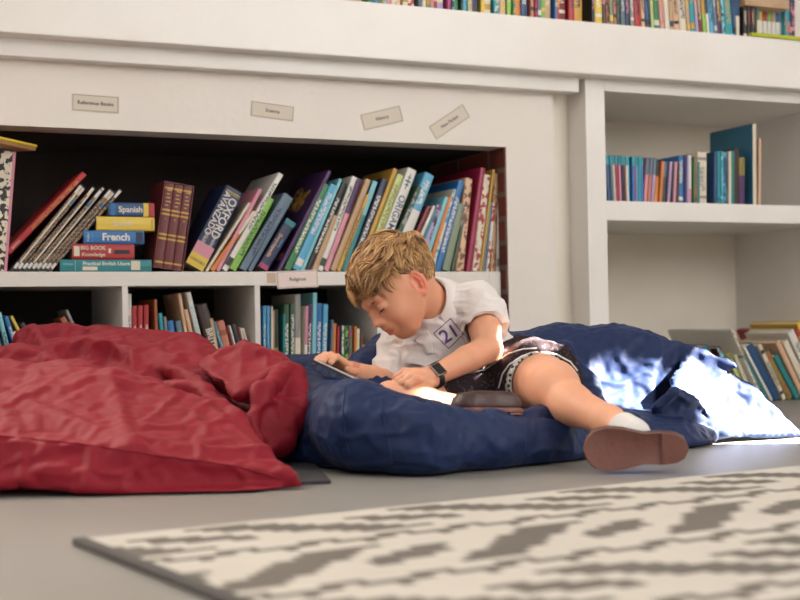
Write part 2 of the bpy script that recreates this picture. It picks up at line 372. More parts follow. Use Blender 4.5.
for k in range(3):
    o = make_book(tv * .985, .14, hh - 2 * c - .002, 'maroon', 'gold', 'g', 'book')
    o.location = org + R_ @ Vector((c + tv * k + .0002, .0025, c + .0006)); o.rotation_euler = (0, tl, 0)
    for j in range(9): spine_patch(o, tv, hh, .3 + .1 * (j % 2), .62 + .1 * (j % 3), .71 + j * .022, .722 + j * .022, 'gold', 'title') if j % 2 == 0 else None
    spine_text(o, '123'[2 - k] if 0 else 'I' * (k + 1), tv, hh, .009, 'gold', .56, upright=True, name='volume_number')
    tag(o, ['left', 'middle', 'right'][k] + ' gold-banded maroon volume of the three inside the slipcase', 'book', 'three maroon volumes in the slipcase')
# fat advanced dictionary
o = stand('top', SB, KT, 203.5, 270.5, 243.5, 194.5, 21.5, 'navy', 'white', 'p', .16, name='dictionary', cut=1); t, h = o['_t'], o['_h']
spine_patch(o, t, h, 0.005, .995, .0, .15, 'yellow', 'spine_band', y=-.0002); spine_patch(o, t, h, .005, .995, .15, .29, 'pink', 'spine_band', y=-.0002)
spine_text(o, 'OXFORD', t, h, .033, 'white', .645, .66, bold=.015, sx=.9); spine_text(o, 'AVANZADO', t, h, .0255, 'white', .66, .24, bold=.012, name='subtitle', sx=.92)
spine_text(o, 'INGLÉS', t, h, .0125, 'white', .355, .28, name='language_lettering', sx=.8).data; spine_text(o, 'ESPAÑOL', t, h, .0105, 'white', .355, .72, name='language_lettering', sx=.8)
spine_text(o, 'OXFORD', t, h, .011, 'charcoal', .075, .5, name='publisher_lettering', upright=True)
spine_patch(o, t, h, .1, .9, .945, .955, 'yellow', 'spine_line'); spine_patch(o, t, h, .1, .9, .925, .93, 'yellow', 'spine_line'); spine_patch(o, t, h, .42, .44, .35, .55, 'red', 'spine_line')
o['label'] = 'thick navy dictionary with pink and yellow bands leaning right beside the slipcase'; o['category'] = 'book'
rowtop([(208.5, 251, 204, 3.6, 'cream', 'tan', 'p'), (214.5, 256.5, 213, 6, 'orange', 'cream', 'h', .17), (220, 262.5, 190.5, 5, 'pink', 'magenta', 'p', .2),
        (227.5, 283.5, 175.5, 7, 'white', 'charcoal', 'u', .24), (236.5, 274.5, 200, 9, 'lime', 'dark green', 't', .17), (246.5, 291, 197, 9.5, 'slate', 'navy', 't', .18), (252.5, 293.5, 199, 5.5, 'slate', 'grey', 'p', .17)])
o = stand('top', SB, KT, 268, 271, 296, 224, 13.5, 'navy', 'white', 'p', .14, name='encyclopedia'); t, h = o['_t'], o['_h']
spine_text(o, 'Encyclopedia', t, h, .0145, 'peach', .46, .3, bold=.02); spine_patch(o, t, h, .0, 1, .9, 1, 'teal', 'spine_band'); spine_patch(o, t, h, 0, .9, 0, .09, 'magenta', 'spine_band'); spine_text(o, 'Children', t, h, .008, 'sky', .55, .7, name='subtitle')
o['label'] = 'small navy encyclopedia with teal top, leaning in front of the big purple book'; o['category'] = 'book'
# big purple picture book, its cover seen
o = stand('top', SB, KT, 281.5, 271, 332, 172, 5, 'purple', 'gold', 'p', .27); t, h = o['_t'], o['_h']; PUR = o
o['label'] = 'large purple picture book with gold script on its cover, leaning right'; o['category'] = 'book'
ps_ = []                                                     # curly gold script, not legible in the photograph
for (cy, cz, r, n_) in ((.15, .80, .030, 2.2), (.10, .755, .026, 3.1), (.17, .70, .024, 2.6), (.11, .665, .022, 3.4)):
    tt_ = np.linspace(0, 1, 60); ps_.append(np.stack((np.full(60, -.0012), cy - r * 1.3 * np.sin(n_ * 3.1 * tt_ + cy * 40) - .02 * (tt_ - .5), h * cz + r * .9 * np.cos(n_ * 4.3 * tt_ + cz * 9) * (1 - .4 * tt_)), 1))
PURPLE_SCRIPT = (ps_, o)
me = box_me('barcode', -.0005, 0.0, .02, .055, h * .1, h * .17); link('barcode', me, mat('ink_pink', CN['pink'], .5), o)
rowtop([(291, 330, 186, 8, 'green', 'white', 't', .2), (300.5, 338, 187, 9.3, 'sky', 'white', 'u', .2), (304.5, 342.5, 180, 4, 'aqua', 'white', 'p', .2), (311, 347.5, 184, 6.3, 'black', 'white', 't', .2),
        (317, 338.5, 217, 6, 'tan', 'brown', 'p', .15), (323, 357.5, 178, 6, 'white', 'dark green', 'u', .2), (329, 362.5, 180, 6, 'pink', 'purple', 'h', .2), (336, 371.5, 181, 6.5, 'tan', 'peach', 'p', .21),
        (341, 370.5, 196, 5, 'gold', 'brown', 't', .17), (347, 378, 182.5, 6, 'teal', 'aqua', 'h', .2), (354.5, 388.5, 181, 7.5, 'navy', 'white', 't', .2), (360, 398, 170, 5, 'gold', 'olive', 'p', .22)])
rowtop([(368, 404, 176.5, 8, 'pale green', 'olive', 'u', .2)])
o = stand('top', SB, KT, 379, 271, 417, 171.5, 11, 'white', 'teal', 'p', .22); t, h = o['_t'], o['_h']
spine_text(o, 'ORIGAMI', t, h, .029, 'dark blue', .55, .5, bold=.005, sx=1.0); spine_patch(o, t, h, .45, .55, .80, .95, 'teal', 'spine_emblem'); spine_patch(o, t, h, .2, .8, .87, .885, 'teal', 'spine_emblem'); spine_patch(o, t, h, .3, .7, .91, .92, 'teal', 'spine_emblem'); spine_patch(o, t, h, .3, .7, .835, .848, 'teal', 'spine_emblem')
o['label'] = 'tall white origami book with blue capitals on its spine behind the boy\'s head'; o['category'] = 'book'
rowtop([(385.5, 423, 188, 6, 'dark green', 'grey', 'v', .2), (398, 434.5, 176.5, 11.5, 'sky', 'white', 's', .22), (404, 431.5, 208, 5.5, 'dark red', 'maroon', 'p', .19), (408, 436, 207, 3.5, 'white', 'cream', 'p', .19),
        (412, 437.5, 212, 4, 'teal', 'grey', 'p', .19), (420, 443, 207, 7, 'lilac', 'purple', 'v', .19), (425, 449, 198, 4.5, 'aqua', 'slate', 'p', .24), (430, 453, 197, 4, 'orange', 'peach', 'p', .22), (434, 456.5, 190, 3.6, 'cream', 'sky', 'v', .2),
        (441, 465, 182.5, 7, 'blue', 'white', 't', .25), (450, 466, 205, 8.5, 'grey green', 'tan', 'p', .19), (455, 470, 205, 4.5, 'dark green', 'brown', 'v', .18), (464, 473, 179, 8, 'peach', 'brown', 'v', .24), (471.5, 486, 168.5, 5.5, 'crimson', 'magenta', 'p', .3),
        (479.5, 491, 175.5, 7.5, 'cream', 'red', 'v', .26), (482.5, 495.5, 170, 2.8, 'gold', 'olive', 'p', .28), (485.5, 493, 203, 3, 'slate', 'navy', 'p', .2), (489.5, 496, 204, 3.4, 'white', 'red', 'v', .2), (495.5, 499, 174, 5, 'tan', 'rust', 'v', .25), (500, 502, 173.5, 3.6, 'white', 'grey', 'u', .27)])
# --- cells of the low unit
SC = YB + .035; KB = .0385
def cell(zone, Y, data):
    for r in data:
        xb, yb, xt, yt, w, col, acc, mode = r[:8]; dep = r[8] if len(r) > 8 else .16
        stand(zone, Y, KB, xb, yb, xt, yt, w, col, acc, mode, dep)
# (pixel edge: left edge for upright and left-leaning books)
cell('cell1', SC, [(-4, 345, -13, 300, 6, 'slate', 'black', 't'), (7, 355, -3, 313, 5, 'aqua', 'black', 't'), (13, 345, 4, 317, 5, 'blue', 'white', 'u'), (20, 348, 12, 333, 5, 'white', 'cream', 'p'), (24, 345, 10, 317, 4, 'orange', 'yellow', 'h'), (32, 345, 20, 325, 6, 'charcoal', 'slate', 'u')])
cell('cell2', SC, [(131.7, 330, 131.7, 294, 5, 'white', 'grey', 't'), (137, 330, 137, 306, 5.6, 'red', 'white', 't'), (143, 330, 143, 305.5, 5.6, 'red', 'white', 't'), (149, 330, 149, 305, 5.4, 'red', 'white', 't'), (155, 330, 154, 299.5, 3.6, 'rust', 'red', 'p'),
  (160, 330, 158.5, 313.5, 4.4, 'turquoise', 'aqua', 'p'), (165, 330, 163.8, 317, 2.8, 'grey', 'white', 'p'), (168.5, 330, 167, 321.5, 7, 'blue', 'sky', 'u'), (177, 330, 175.5, 321.5, 6, 'slate', 'aqua', 'u'), (184, 330, 178, 294, 3.6, 'peach', 'green', 'l'), (189.5, 335, 184, 310, 4.4, 'peach', 'tan', 'p'), (197, 338, 186, 293, 5.4, 'white', 'aqua', 'u')])
o = stand('cell2', SC, KB, 209, 352, 196.5, 306, 12, 'dark brown', 'cream', 'p', .2); t, h = o['_t'], o['_h']
spine_text(o, 'BRITISH BIRDS', t, h, .0235, 'cream', .54, .5, bold=.03, sx=.95).rotation_euler = (0, 0, 0)
o['label'] = 'dark brown bird book with large cream capitals leaning in a lower cell'; o['category'] = 'book'
cell('cell2', SC, [(213.5, 340, 209.5, 319, 4, 'tan', 'cream', 'p'), (218, 340, 212.5, 323, 4.5, 'slate', 'aqua', 'u'), (223, 345, 217, 322, 8, 'salmon', 'rust', 'b'), (231.5, 345, 226, 326, 2.2, 'dark red', 'red', 'p'), (234, 345, 229, 326, 2, 'white', 'grey', 'p'), (237, 345, 231.5, 325, 4.6, 'charcoal', 'black', 'u'),
  (241, 345, 236.5, 327.5, 2.6, 'maroon', 'red', 'p'), (244, 345, 239.8, 328, 1.8, 'white', 'grey', 'p'), (246.6, 345, 242, 328.5, 2.6, 'cream', 'tan', 'p')])
cell('cell3', SC, [(261.5, 350, 261.3, 304.5, 4.4, 'violet', 'aqua', 't'), (266.2, 350, 266.2, 306, 3.2, 'sky', 'white', 't'), (269.8, 350, 269.8, 306, 3, 'light blue', 'white', 'p'), (273, 350, 273, 306.5, 1.8, 'white', 'grey', 'p'), (275.4, 350, 275.4, 311, 3, 'tan', 'brown', 'p'), (278.8, 350, 278.6, 309.5, 7, 'olive', 'black', 'h'),
  (286, 350, 286, 314, 3, 'teal', 'aqua', 'p'), (289.4, 350, 289.2, 304.5, 5.4, 'dark green', 'white', 't'), (295, 350, 295, 304, 5, 'dark green', 'white', 'u'), (301, 350, 301, 294.5, 6.4, 'cream', 'grey', 'h', .2), (307.8, 350, 308.8, 306, 3.4, 'white', 'pink', 'h'), (311.6, 350, 312.6, 305, 4.4, 'purple', 'white', 't'),
  (316.4, 350, 317.4, 293, 4.6, 'aqua', 'teal', 'p', .24), (321.4, 350, 322.4, 303.5, 5.6, 'blue', 'white', 't'), (327.2, 350, 328.6, 304.5, 5.4, 'sky', 'white', 't'), (333, 350, 334, 320, 2.4, 'slate', 'grey', 'p', .12), (335.8, 350, 336.6, 323.5, 3.2, 'orange', 'tan', 'p', .12), (339.4, 350, 340, 326.5, 2.4, 'red', 'orange', 'p', .12), (342.2, 350, 342.6, 325.5, 1.9, 'navy', 'blue', 'p', .12),
  (344.4, 350, 344.7, 325.5, 4, 'green', 'white', 'v', .12), (348.7, 350, 349, 325.5, 3.6, 'lime', 'navy', 'v', .12), (352.6, 350, 352.8, 325.8, 3.8, 'magenta', 'green', 'v', .12), (356.8, 350, 357, 326.5, 2.6, 'orange', 'gold', 'u', .12), (359.8, 350, 360, 328.5, 3.2, 'cream', 'tan', 'p', .12), (363.3, 350, 363.5, 333, 3.2, 'brown', 'dark brown', 'p', .1), (366.8, 352, 367, 345, 6, 'pink', 'white', 's', .1)])
cell('cell4', SC, [(384, 350, 384, 318, 5, 'blue', 'navy', 'p'), (390, 350, 390, 322, 5, 'navy', 'blue', 'p'), (396, 350, 396, 320, 5, 'teal', 'white', 'u')])
# --- shelf of the right niche
YS = YP + .02
NI = []
def row(zone, Y, Z, yb, data, wy=None):
    for r in data:
        xb, xt, yt, w, col, acc, mode = r[:7]; dep = r[7] if len(r) > 7 else .14
        y = yb(xb); stand(zone, Y, Z, xb, y, xt, yt, w, col, acc, mode, dep, True)
nb = lambda x: 200 + (x - 607) * .026
xs = [(608, 605.6, 4), (612, 609.8, 2.6), (614.6, 612.4, 2), (616.7, 615, 3.2), (620, 618.4, 2.2), (622.4, 621, 1.9), (624.5, 622.8, 2.2), (627, 625.6, 3), (630.2, 629.3, 2.4), (632.8, 631.8, 3.4), (636.5, 635.8, 1.9), (638.6, 638.2, 2.4), (641.2, 641, 2.4), (643.8, 643.6, 3)]
cs = ['dark blue', 'slate', 'cream', 'crimson', 'pink', 'navy', 'maroon', 'cream', 'sky', 'blue', 'crimson', 'light blue', 'turquoise', 'blue']
row('niche', YS, ZS1, nb, [(a, b, 155.5 + .12 * i, w, c, 'turquoise', 'k', .13) for i, ((a, b, w), c) in enumerate(zip(xs, cs))])
row('niche', YS, ZS1, nb, [(647.2, 650, 158, 3.4, 'pink', 'slate', 'h'), (650.8, 653.5, 158.2, 3.3, 'salmon', 'slate', 'h'), (654.3, 657, 158.4, 3.2, 'lilac', 'slate', 'h'), (658, 660, 161, 3.8, 'orange', 'black', 'h'), (662.2, 665, 161.5, 3, 'orange', 'peach', 'p'), (665.6, 668, 162, 4.6, 'charcoal', 'slate', 'h'), (670.4, 672.8, 162, 2.8, 'lilac', 'pink', 'u'), (673.6, 675, 163, 2, 'charcoal', 'slate', 'p'), (676, 678, 162, 3, 'pink', 'lilac', 'p'), (679.4, 680.8, 163, 3, 'dark brown', 'charcoal', 'p')])
row('niche', YS, ZS1, nb, [(683.6, 683.8, 156, 5.4, 'blue', 'white', 'u', .2), (689.4, 689.4, 155.5, 2.2, 'lilac', 'pink', 'p'), (691.8, 691.8, 155.5, 3.4, 'white', 'pink', 'l'), (695.5, 695.5, 157, 1.8, 'green', 'teal', 'p'), (697.5, 697.3, 158, 3, 'rust', 'brown', 'u'), (700.7, 700.7, 162, 3, 'teal', 'slate', 'p'), (703.9, 703.9, 161, 2.4, 'olive', 'dark brown', 'b')])
row('niche', YS, ZS1, nb, [(707, 707, 152.5, 9.8, 'cream', 'grey', 'b', .16), (717.3, 717.3, 152, 3, 'dark blue', 'blue', 'p'), (720.5, 720.5, 151.5, 3, 'turquoise', 'teal', 'u'), (723.8, 723.8, 151.5, 3, 'turquoise', 'aqua', 'b'), (727.2, 727.2, 153.5, 4.2, 'dark blue', 'sky', 'v'), (731.6, 731.6, 151.5, 2.8, 'cream', 'yellow', 'p'), (734.8, 734.8, 151, 4.4, 'teal', 'green', 't'), (739.4, 739.4, 149, 5.6, 'dark brown', 'brown', 'p', .2), (745.4, 745.4, 158, 6.6, 'purple', 'olive', 'h', .15)])
row('niche', YS, ZS1, nb, [(756.5, 756, 124, 3.6, 'petrol blue', 'cream', 'p', .22), (761, 761.5, 139, 2.6, 'peach', 'tan', 'p', .2)])
me = box_me('spine_edge', 0, BOOKS['niche'][-2]['_t'], -.0005, .001, 0, BOOKS['niche'][-2]['_h']); link('spine_edge', me, mat('ink_cream', CN['cream']), BOOKS['niche'][-2])
# --- upper ledge
YT = YL1 + .012
lb = lambda x: .0 + np.interp(x, [360, 480, 610, 740, 800], [1, 10.5, 23, 37, 44])
seq = [('tan', 9), ('green', 4), ('teal', 4), ('light blue', 4), ('olive', 4), ('aqua', 4), ('pink', 5), ('cream', 5), ('peach', 8), ('cream', 6), ('red', 8), ('slate', 4), ('cream', 4), ('grey green', 4), ('tan', 4), ('crimson', 5), ('lilac', 8), ('magenta', 4), ('sky', 3), ('green', 6), ('dark green', 3), ('sky', 6), ('pale green', 5), ('navy', 8), ('yellow', 5), ('cream', 9), ('turquoise', 6),
  ('peach', 6), ('lime', 5), ('green', 4), ('orange', 7), ('dark blue', 7), ('salmon', 4), ('crimson', 3.5), ('slate', 4), ('lime', 5), ('tan', 7), ('blue', 3), ('red', 5), ('dark red', 10), ('red', 7), ('gold', 10), ('black', 3), ('yellow', 8), ('charcoal', 3), ('rust', 4), ('grey green', 4), ('salmon', 3), ('dark green', 4.5), ('slate', 4.5), ('navy', 5), ('grey', 4), ('red', 7), ('peach', 4), ('dark blue', 6), ('pale green', 3), ('green', 6),
  ('pink', 5), ('cream', 5), ('tan', 4), ('peach', 6), ('cream', 7), ('tan', 4), ('turquoise', 5), ('lilac', 3), ('dark red', 4), ('lime', 4), ('cream', 3), ('sky', 5), ('slate', 3), ('purple', 5), ('aqua', 3), ('turquoise', 8), ('dark blue', 5)]
tot = sum(w for _, w in seq); x = 362.0; k = (739 - 362) / tot; rnd = random.Random(4)
for i, (c, w) in enumerate(seq):
    w *= k; lean = 3.5 * np.clip((x - 560) / 120, 0, 1)
    y = lb(x); acc = rnd.choice(['white', 'cream', 'navy', 'yellow', 'black', 'pink', 'gold']); hh = rnd.uniform(.17, .215)
    h_px = hh * .1193 * (3350 - x) * 1.03
    stand('ledge', YT, ZLT, x, y, x - lean * h_px / 45, y - h_px, w * .98, c, acc if acc != c else 'black', rnd.choice('tubbvsttu'), rnd.uniform(.12, .16), True, cut=.95)
    x += w
# ------------------------------------------------------------------ soft solids: distance fields turned into one surface
RT_, FW_, UP_ = (np.array(v) for v in ((RT.x, RT.y, 0.), (FW.x, FW.y, 0.), (0., 0., 1.)))
def E(px, py, D):                         # (right, forward, up) with the camera's foot as origin
    p = P(px, py, D); d = np.array(p) - np.array((CAM.x, CAM.y, 0)); return np.array((d @ RT_, d @ FW_, d[2]))
def to_world(v): return v[:, :1] * RT_ + v[:, 1:2] * FW_ + v[:, 2:] * UP_ + np.array((CAM.x, CAM.y, 0))
def vnoise(p, seed=0):
    i = np.floor(p).astype(np.int64); f = p - i; f = f * f * (3 - 2 * f)
    def h(a): 
        n = (a[:, 0] * 374761393 + a[:, 1] * 668265263 + a[:, 2] * 2147483647 + seed * 1274126177) & 0x7fffffff
        n = ((n ^ (n >> 13)) * 1274126177) & 0x7fffffff; return ((n ^ (n >> 16)) & 0xffff) / 65535.
    r = 0
    for dx in (0, 1):
        for dy in (0, 1):
            for dz in (0, 1):
                w = (f[:, 0] if dx else 1 - f[:, 0]) * (f[:, 1] if dy else 1 - f[:, 1]) * (f[:, 2] if dz else 1 - f[:, 2])
                r = r + w * h(i + np.array((dx, dy, dz)))
    return r * 2 - 1
class Grid:
    def __init__(s, lo, hi, h):
        s.lo = np.array(lo, float); s.h = h; s.n = np.ceil((np.array(hi) - s.lo) / h).astype(int) + 1
        s.a = np.full(s.n, .06, np.float32)
    def box(s, lo, hi):
        i0 = np.clip(np.floor((lo - s.lo) / s.h).astype(int), 0, s.n); i1 = np.clip(np.ceil((hi - s.lo) / s.h).astype(int) + 1, 0, s.n)
        sl = tuple(slice(a, b) for a, b in zip(i0, i1))
        ax = [(s.lo[k] + s.h * np.arange(i0[k], i1[k])).astype(np.float32) for k in range(3)]
        return sl, ax[0][:, None, None], ax[1][None, :, None], ax[2][None, None, :]
    def put(s, fn, lo, hi, k=.01, op='u'):
        m = k + 3 * s.h; sl, X, Y, Z = s.box(np.minimum(lo, hi) - m, np.maximum(lo, hi) + m)
        if 0 in s.a[sl].shape: return
        d = fn(X, Y, Z).astype(np.float32); a = s.a[sl]
        if op == 'u':
            h_ = np.maximum(k - np.abs(a - d), 0) / k; s.a[sl] = np.minimum(a, d) - h_ * h_ * k * .25
        else:                                               # carve
            d = -d; h_ = np.maximum(k - np.abs(a - d), 0) / k; s.a[sl] = np.maximum(a, d) + h_ * h_ * k * .25
    def cone(s, p, q, r1, r2, k=.01, op='u', flat=None, ff=1.0):
        p, q = np.array(p), np.array(q); v = q - p; L2 = max(v @ v, 1e-9); rm = max(r1, r2) * max(1, ff)
        fl = None if flat is None else np.array(flat) / np.linalg.norm(flat)
        def fn(X, Y, Z):
            x, y, z = X - p[0], Y - p[1], Z - p[2]
            t = np.clip((x * v[0] + y * v[1] + z * v[2]) / L2, 0, 1)
            x, y, z = x - t * v[0], y - t * v[1], z - t * v[2]
            d2 = x * x + y * y + z * z
            if fl is not None: w = x * fl[0] + y * fl[1] + z * fl[2]; d2 = d2 + w * w * (1 / ff ** 2 - 1)
            return (np.sqrt(np.maximum(d2, 1e-12)) - (r1 + (r2 - r1) * t)) * (min(1, ff) if fl is not None else 1)
        s.put(fn, np.minimum(p, q) - rm, np.maximum(p, q) + rm, k, op)
    def chain(s, pts, rs, k=.01, **kw):
        for i in range(len(pts) - 1): s.cone(pts[i], pts[i+1], rs[i], rs[i+1], k, **kw)
    def ell(s, c, r, A=None, k=.01, op='u'):                 # A rows = axes
        c = np.array(c); A = np.eye(3) if A is None else np.array(A); rm = max(r)
        def fn(X, Y, Z):
            x, y, z = X - c[0], Y - c[1], Z - c[2]; k0 = 0; k1 = 0
            for i in range(3):
                w = x * A[i][0] + y * A[i][1] + z * A[i][2]; k0 = k0 + (w / r[i]) ** 2; k1 = k1 + (w / r[i] ** 2) ** 2
            k0 = np.sqrt(k0); return k0 * (k0 - 1) / np.maximum(np.sqrt(k1), 1e-6)
        s.put(fn, c - rm, c + rm, k, op)
    def tri(s, a, b, c, r, k=.01, op='u'):
        a, b, c = (np.array(v) for v in (a, b, c)); n = np.cross(b - a, c - a); nn = n / np.linalg.norm(n)
        def fn(X, Y, Z):
            def seg(p, q):
                v = q - p; x, y, z = X - p[0], Y - p[1], Z - p[2]; t = np.clip((x * v[0] + y * v[1] + z * v[2]) / (v @ v), 0, 1)
                return (x - t * v[0]) ** 2 + (y - t * v[1]) ** 2 + (z - t * v[2]) ** 2
            ed = np.minimum(np.minimum(seg(a, b), seg(b, c)), seg(c, a)); ins = True
            for p, q in ((a, b), (b, c), (c, a)):
                m = np.cross(nn, q - p); ins = ins & (((X - p[0]) * m[0] + (Y - p[1]) * m[1] + (Z - p[2]) * m[2]) >= 0)
            pl = ((X - a[0]) * nn[0] + (Y - a[1]) * nn[1] + (Z - a[2]) * nn[2]) ** 2
            return np.sqrt(np.where(ins, pl, ed)) - r
        st = np.stack((a, b, c)); s.put(fn, st.min(0) - r, st.max(0) + r, k, op)
    def floor_cut(s, z):                                     # nothing below z
        Z = s.lo[2] + s.h * np.arange(s.n[2]); s.a = np.maximum(s.a, (z - Z)[None, None, :].astype(np.float32))
    def surface(s):
        a = s.a.copy()
        for ax in range(3):
            for e in (0, -1):
                sl = [slice(None)] * 3; sl[ax] = e; a[tuple(sl)] = np.maximum(a[tuple(sl)], s.h)
        ins = a < 0; c = np.zeros([n - 1 for n in a.shape], np.int8)
        def cs(A, dx, dy, dz): return A[dx:A.shape[0] - 1 + dx, dy:A.shape[1] - 1 + dy, dz:A.shape[2] - 1 + dz]
        for dx in (0, 1):
            for dy in (0, 1):
                for dz in (0, 1): c += cs(ins, dx, dy, dz)
        act = (c > 0) & (c < 8); idx = np.argwhere(act); num = np.full(act.shape, -1, np.int32); num[act] = np.arange(len(idx))
        acc = np.zeros((len(idx), 3)); cnt = np.zeros(len(idx)); I, J, K = idx.T
        cor = [(x, y, z) for x in (0, 1) for y in (0, 1) for z in (0, 1)]
        val = {q: a[I + q[0], J + q[1], K + q[2]].astype(float) for q in cor}
        for p in cor:
            for ax in range(3):
                if p[ax]: continue
                q = list(p); q[ax] = 1; q = tuple(q); va, vb = val[p], val[q]; m = (va < 0) != (vb < 0)
                t = np.where(m, va / np.where(m, va - vb, 1), 0)
                pt = np.array(p, float)[None, :] + t[:, None] * (np.array(q, float) - np.array(p, float))[None, :]
                acc += pt * m[:, None]; cnt += m
        V = s.lo + s.h * (idx + acc / cnt[:, None]); F = []
        for ax in range(3):
            o1_, o2_ = [(1, 2), (2, 0), (0, 1)][ax]
            lo_ = [slice(None)] * 3; hi_ = [slice(None)] * 3; lo_[ax] = slice(0, -1); hi_[ax] = slice(1, None)
            A, B = ins[tuple(lo_)], ins[tuple(hi_)]; e = np.argwhere(A != B); e = e[(e[:, o1_] > 0) & (e[:, o2_] > 0)]
            e = e[(e[:, o1_] < act.shape[o1_]) & (e[:, o2_] < act.shape[o2_])]
            fl = A[tuple(e.T)]; qs = []
            for (u, v) in ((0, 0), (1, 0), (1, 1), (0, 1)):
                w = e.copy(); w[:, o1_] -= u; w[:, o2_] -= v; qs.append(num[tuple(w.T)])
            q = np.stack(qs, 1); q = np.where(fl[:, None], q, q[:, ::-1]); F.append(q)
        return V, np.concatenate(F)
def vnormals(V, F):
    n = np.cross(V[F[:, 2]] - V[F[:, 0]], V[F[:, 3]] - V[F[:, 1]]); N_ = np.zeros_like(V)
    for i in range(4): np.add.at(N_, F[:, i], n)
    return N_ / np.maximum(np.linalg.norm(N_, axis=1, keepdims=True), 1e-12)
def vsmooth(V, F, it=1, lam=.5):
    for _ in range(it):
        A = np.zeros_like(V); c = np.zeros(len(V))
        for i in range(4):
            j = (i + 1) % 4
            for a_, b_ in ((F[:, i], F[:, j]), (F[:, j], F[:, i])): np.add.at(A, a_, V[b_]); np.add.at(c, a_, 1)
        V = V * (1 - lam) + lam * A / np.maximum(c, 1)[:, None]
    return V
def np_mesh(name, V, F):
    me = bpy.data.meshes.new(name); me.vertices.add(len(V)); me.vertices.foreach_set('co', np.asarray(V, np.float32).ravel())
    F = np.asarray(F, np.int32); k = F.shape[1]; me.loops.add(F.size); me.loops.foreach_set('vertex_index', F.ravel())
    me.polygons.add(len(F)); me.polygons.foreach_set('loop_start', np.arange(0, F.size, k, dtype=np.int32)); me.polygons.foreach_set('loop_total', np.full(len(F), k, np.int32))
    me.update(calc_edges=True); me.validate(); return me
def e_obj(name, V, F, m, root, base):
    me = np_mesh(name, to_world(np.asarray(V)) - np.array(base), F); o = link(name, me, m, root); me.polygons.foreach_set('use_smooth', [True] * len(me.polygons)); return o
def tubes(paths, radii, nseg=5):           # list of (n,3) arrays and matching radius arrays -> V, F quads
    V = []; F = []; o = 0
    for p, r in zip(paths, radii):
        p = np.asarray(p, float); n = len(p); t = np.gradient(p, axis=0); t /= np.maximum(np.linalg.norm(t, axis=1, keepdims=True), 1e-9)
        ref = np.array((0, 0, 1.)) if abs(t[0, 2]) < .9 else np.array((1., 0, 0)); a = np.cross(t, ref); a /= np.maximum(np.linalg.norm(a, axis=1, keepdims=True), 1e-9); b = np.cross(t, a)
        th = np.arange(nseg) * 2 * math.pi / nseg
        ring = p[:, None, :] + np.asarray(r)[:, None, None] * (np.cos(th)[None, :, None] * a[:, None, :] + np.sin(th)[None, :, None] * b[:, None, :])
        V.append(ring.reshape(-1, 3)); i = np.arange(n - 1)[:, None]; j = np.arange(nseg)[None, :]; j2 = (j + 1) % nseg
        F.append(np.stack((o + i * nseg + j, o + i * nseg + j2, o + (i + 1) * nseg + j2, o + (i + 1) * nseg + j), -1).reshape(-1, 4)); o += n * nseg
    return np.concatenate(V), np.concatenate(F)
# ------------------------------------------------------------------ the boy
def skin():
    m = mat('skin', (222, 164, 132), .5, Subsurface_Weight=.22); nt, b, N = nodes(m)
    b.inputs['Subsurface Radius'].default_value = (.012, .004, .002); b.inputs['Specular IOR Level'].default_value = .35
    tc = N('ShaderNodeTexCoord'); n = N('ShaderNodeTexNoise'); n.inputs['Scale'].default_value = 9; n.inputs['Detail'].default_value = 4; L(nt, tc.outputs['Object'], n.inputs['Vector'])
    L(nt, mix_n(nt, n.outputs[0], lin((226, 170, 138)), lin((212, 148, 116))), b.inputs['Base Color']); return m
SKIN = skin()
def cloth(name, c1, c2, rough=.85, sheen=.3, sc=900, bump=.25):
    m = mat(name, c1, rough); nt, b, N = nodes(m); b.inputs['Sheen Weight'].default_value = sheen; b.inputs['Specular IOR Level'].default_value = .25
    tc = N('ShaderNodeTexCoord'); n = N('ShaderNodeTexNoise'); n.inputs['Scale'].default_value = 6; n.inputs['Detail'].default_value = 4; L(nt, tc.outputs['Object'], n.inputs['Vector'])
    L(nt, mix_n(nt, n.outputs[0], lin(c1), lin(c2)), b.inputs['Base Color'])
    w = N('ShaderNodeTexNoise'); w.inputs['Scale'].default_value = sc; L(nt, tc.outputs['Object'], w.inputs['Vector'])
    bp = N('ShaderNodeBump'); bp.inputs['Strength'].default_value = bump; bp.inputs['Distance'].default_value = .0006; L(nt, w.outputs[0], bp.inputs['Height']); L(nt, bp.outputs[0], b.inputs['Normal']); return m
nrm = lambda v: np.array(v) / np.linalg.norm(v)
# head frame: forward, left, up
hF = nrm((-.655, -.38, -.64)); hL = nrm((.40, -.90, .18)); hL = nrm(hL - hF * (hL @ hF)); hU = np.cross(hF, hL)
HS = .97
HC = E(404.5, 287.5, 2.86)
def H(f, l, u): return HC + HS * (f * hF + l * hL + u * hU)
HA = (hF, hL, hU)
def dE(a, b): return np.linalg.norm(np.array(a) - np.array(b))
J = dict(neck=E(431, 307, 2.92), sl=E(478, 307, 2.925), sr=E(400, 352, 2.98), chest=E(440, 333, 2.985), belly=E(470, 362, 3.0), pelvis=E(503, 384, 2.99),
         el=E(488, 349, 2.80), wl=E(432, 377, 2.69), hl=E(415, 377, 2.665), er=E(386, 383, 2.90), wr=E(352, 371, 2.80), hr=E(337, 363, 2.76),
         hipl=E(527, 384, 2.93), kl=E(553, 386, 2.65), al=E(624, 430, 2.43), hipr=E(478, 391, 2.90), kr=E(391, 397, 2.66), ar=E(474, 411, 2.62))

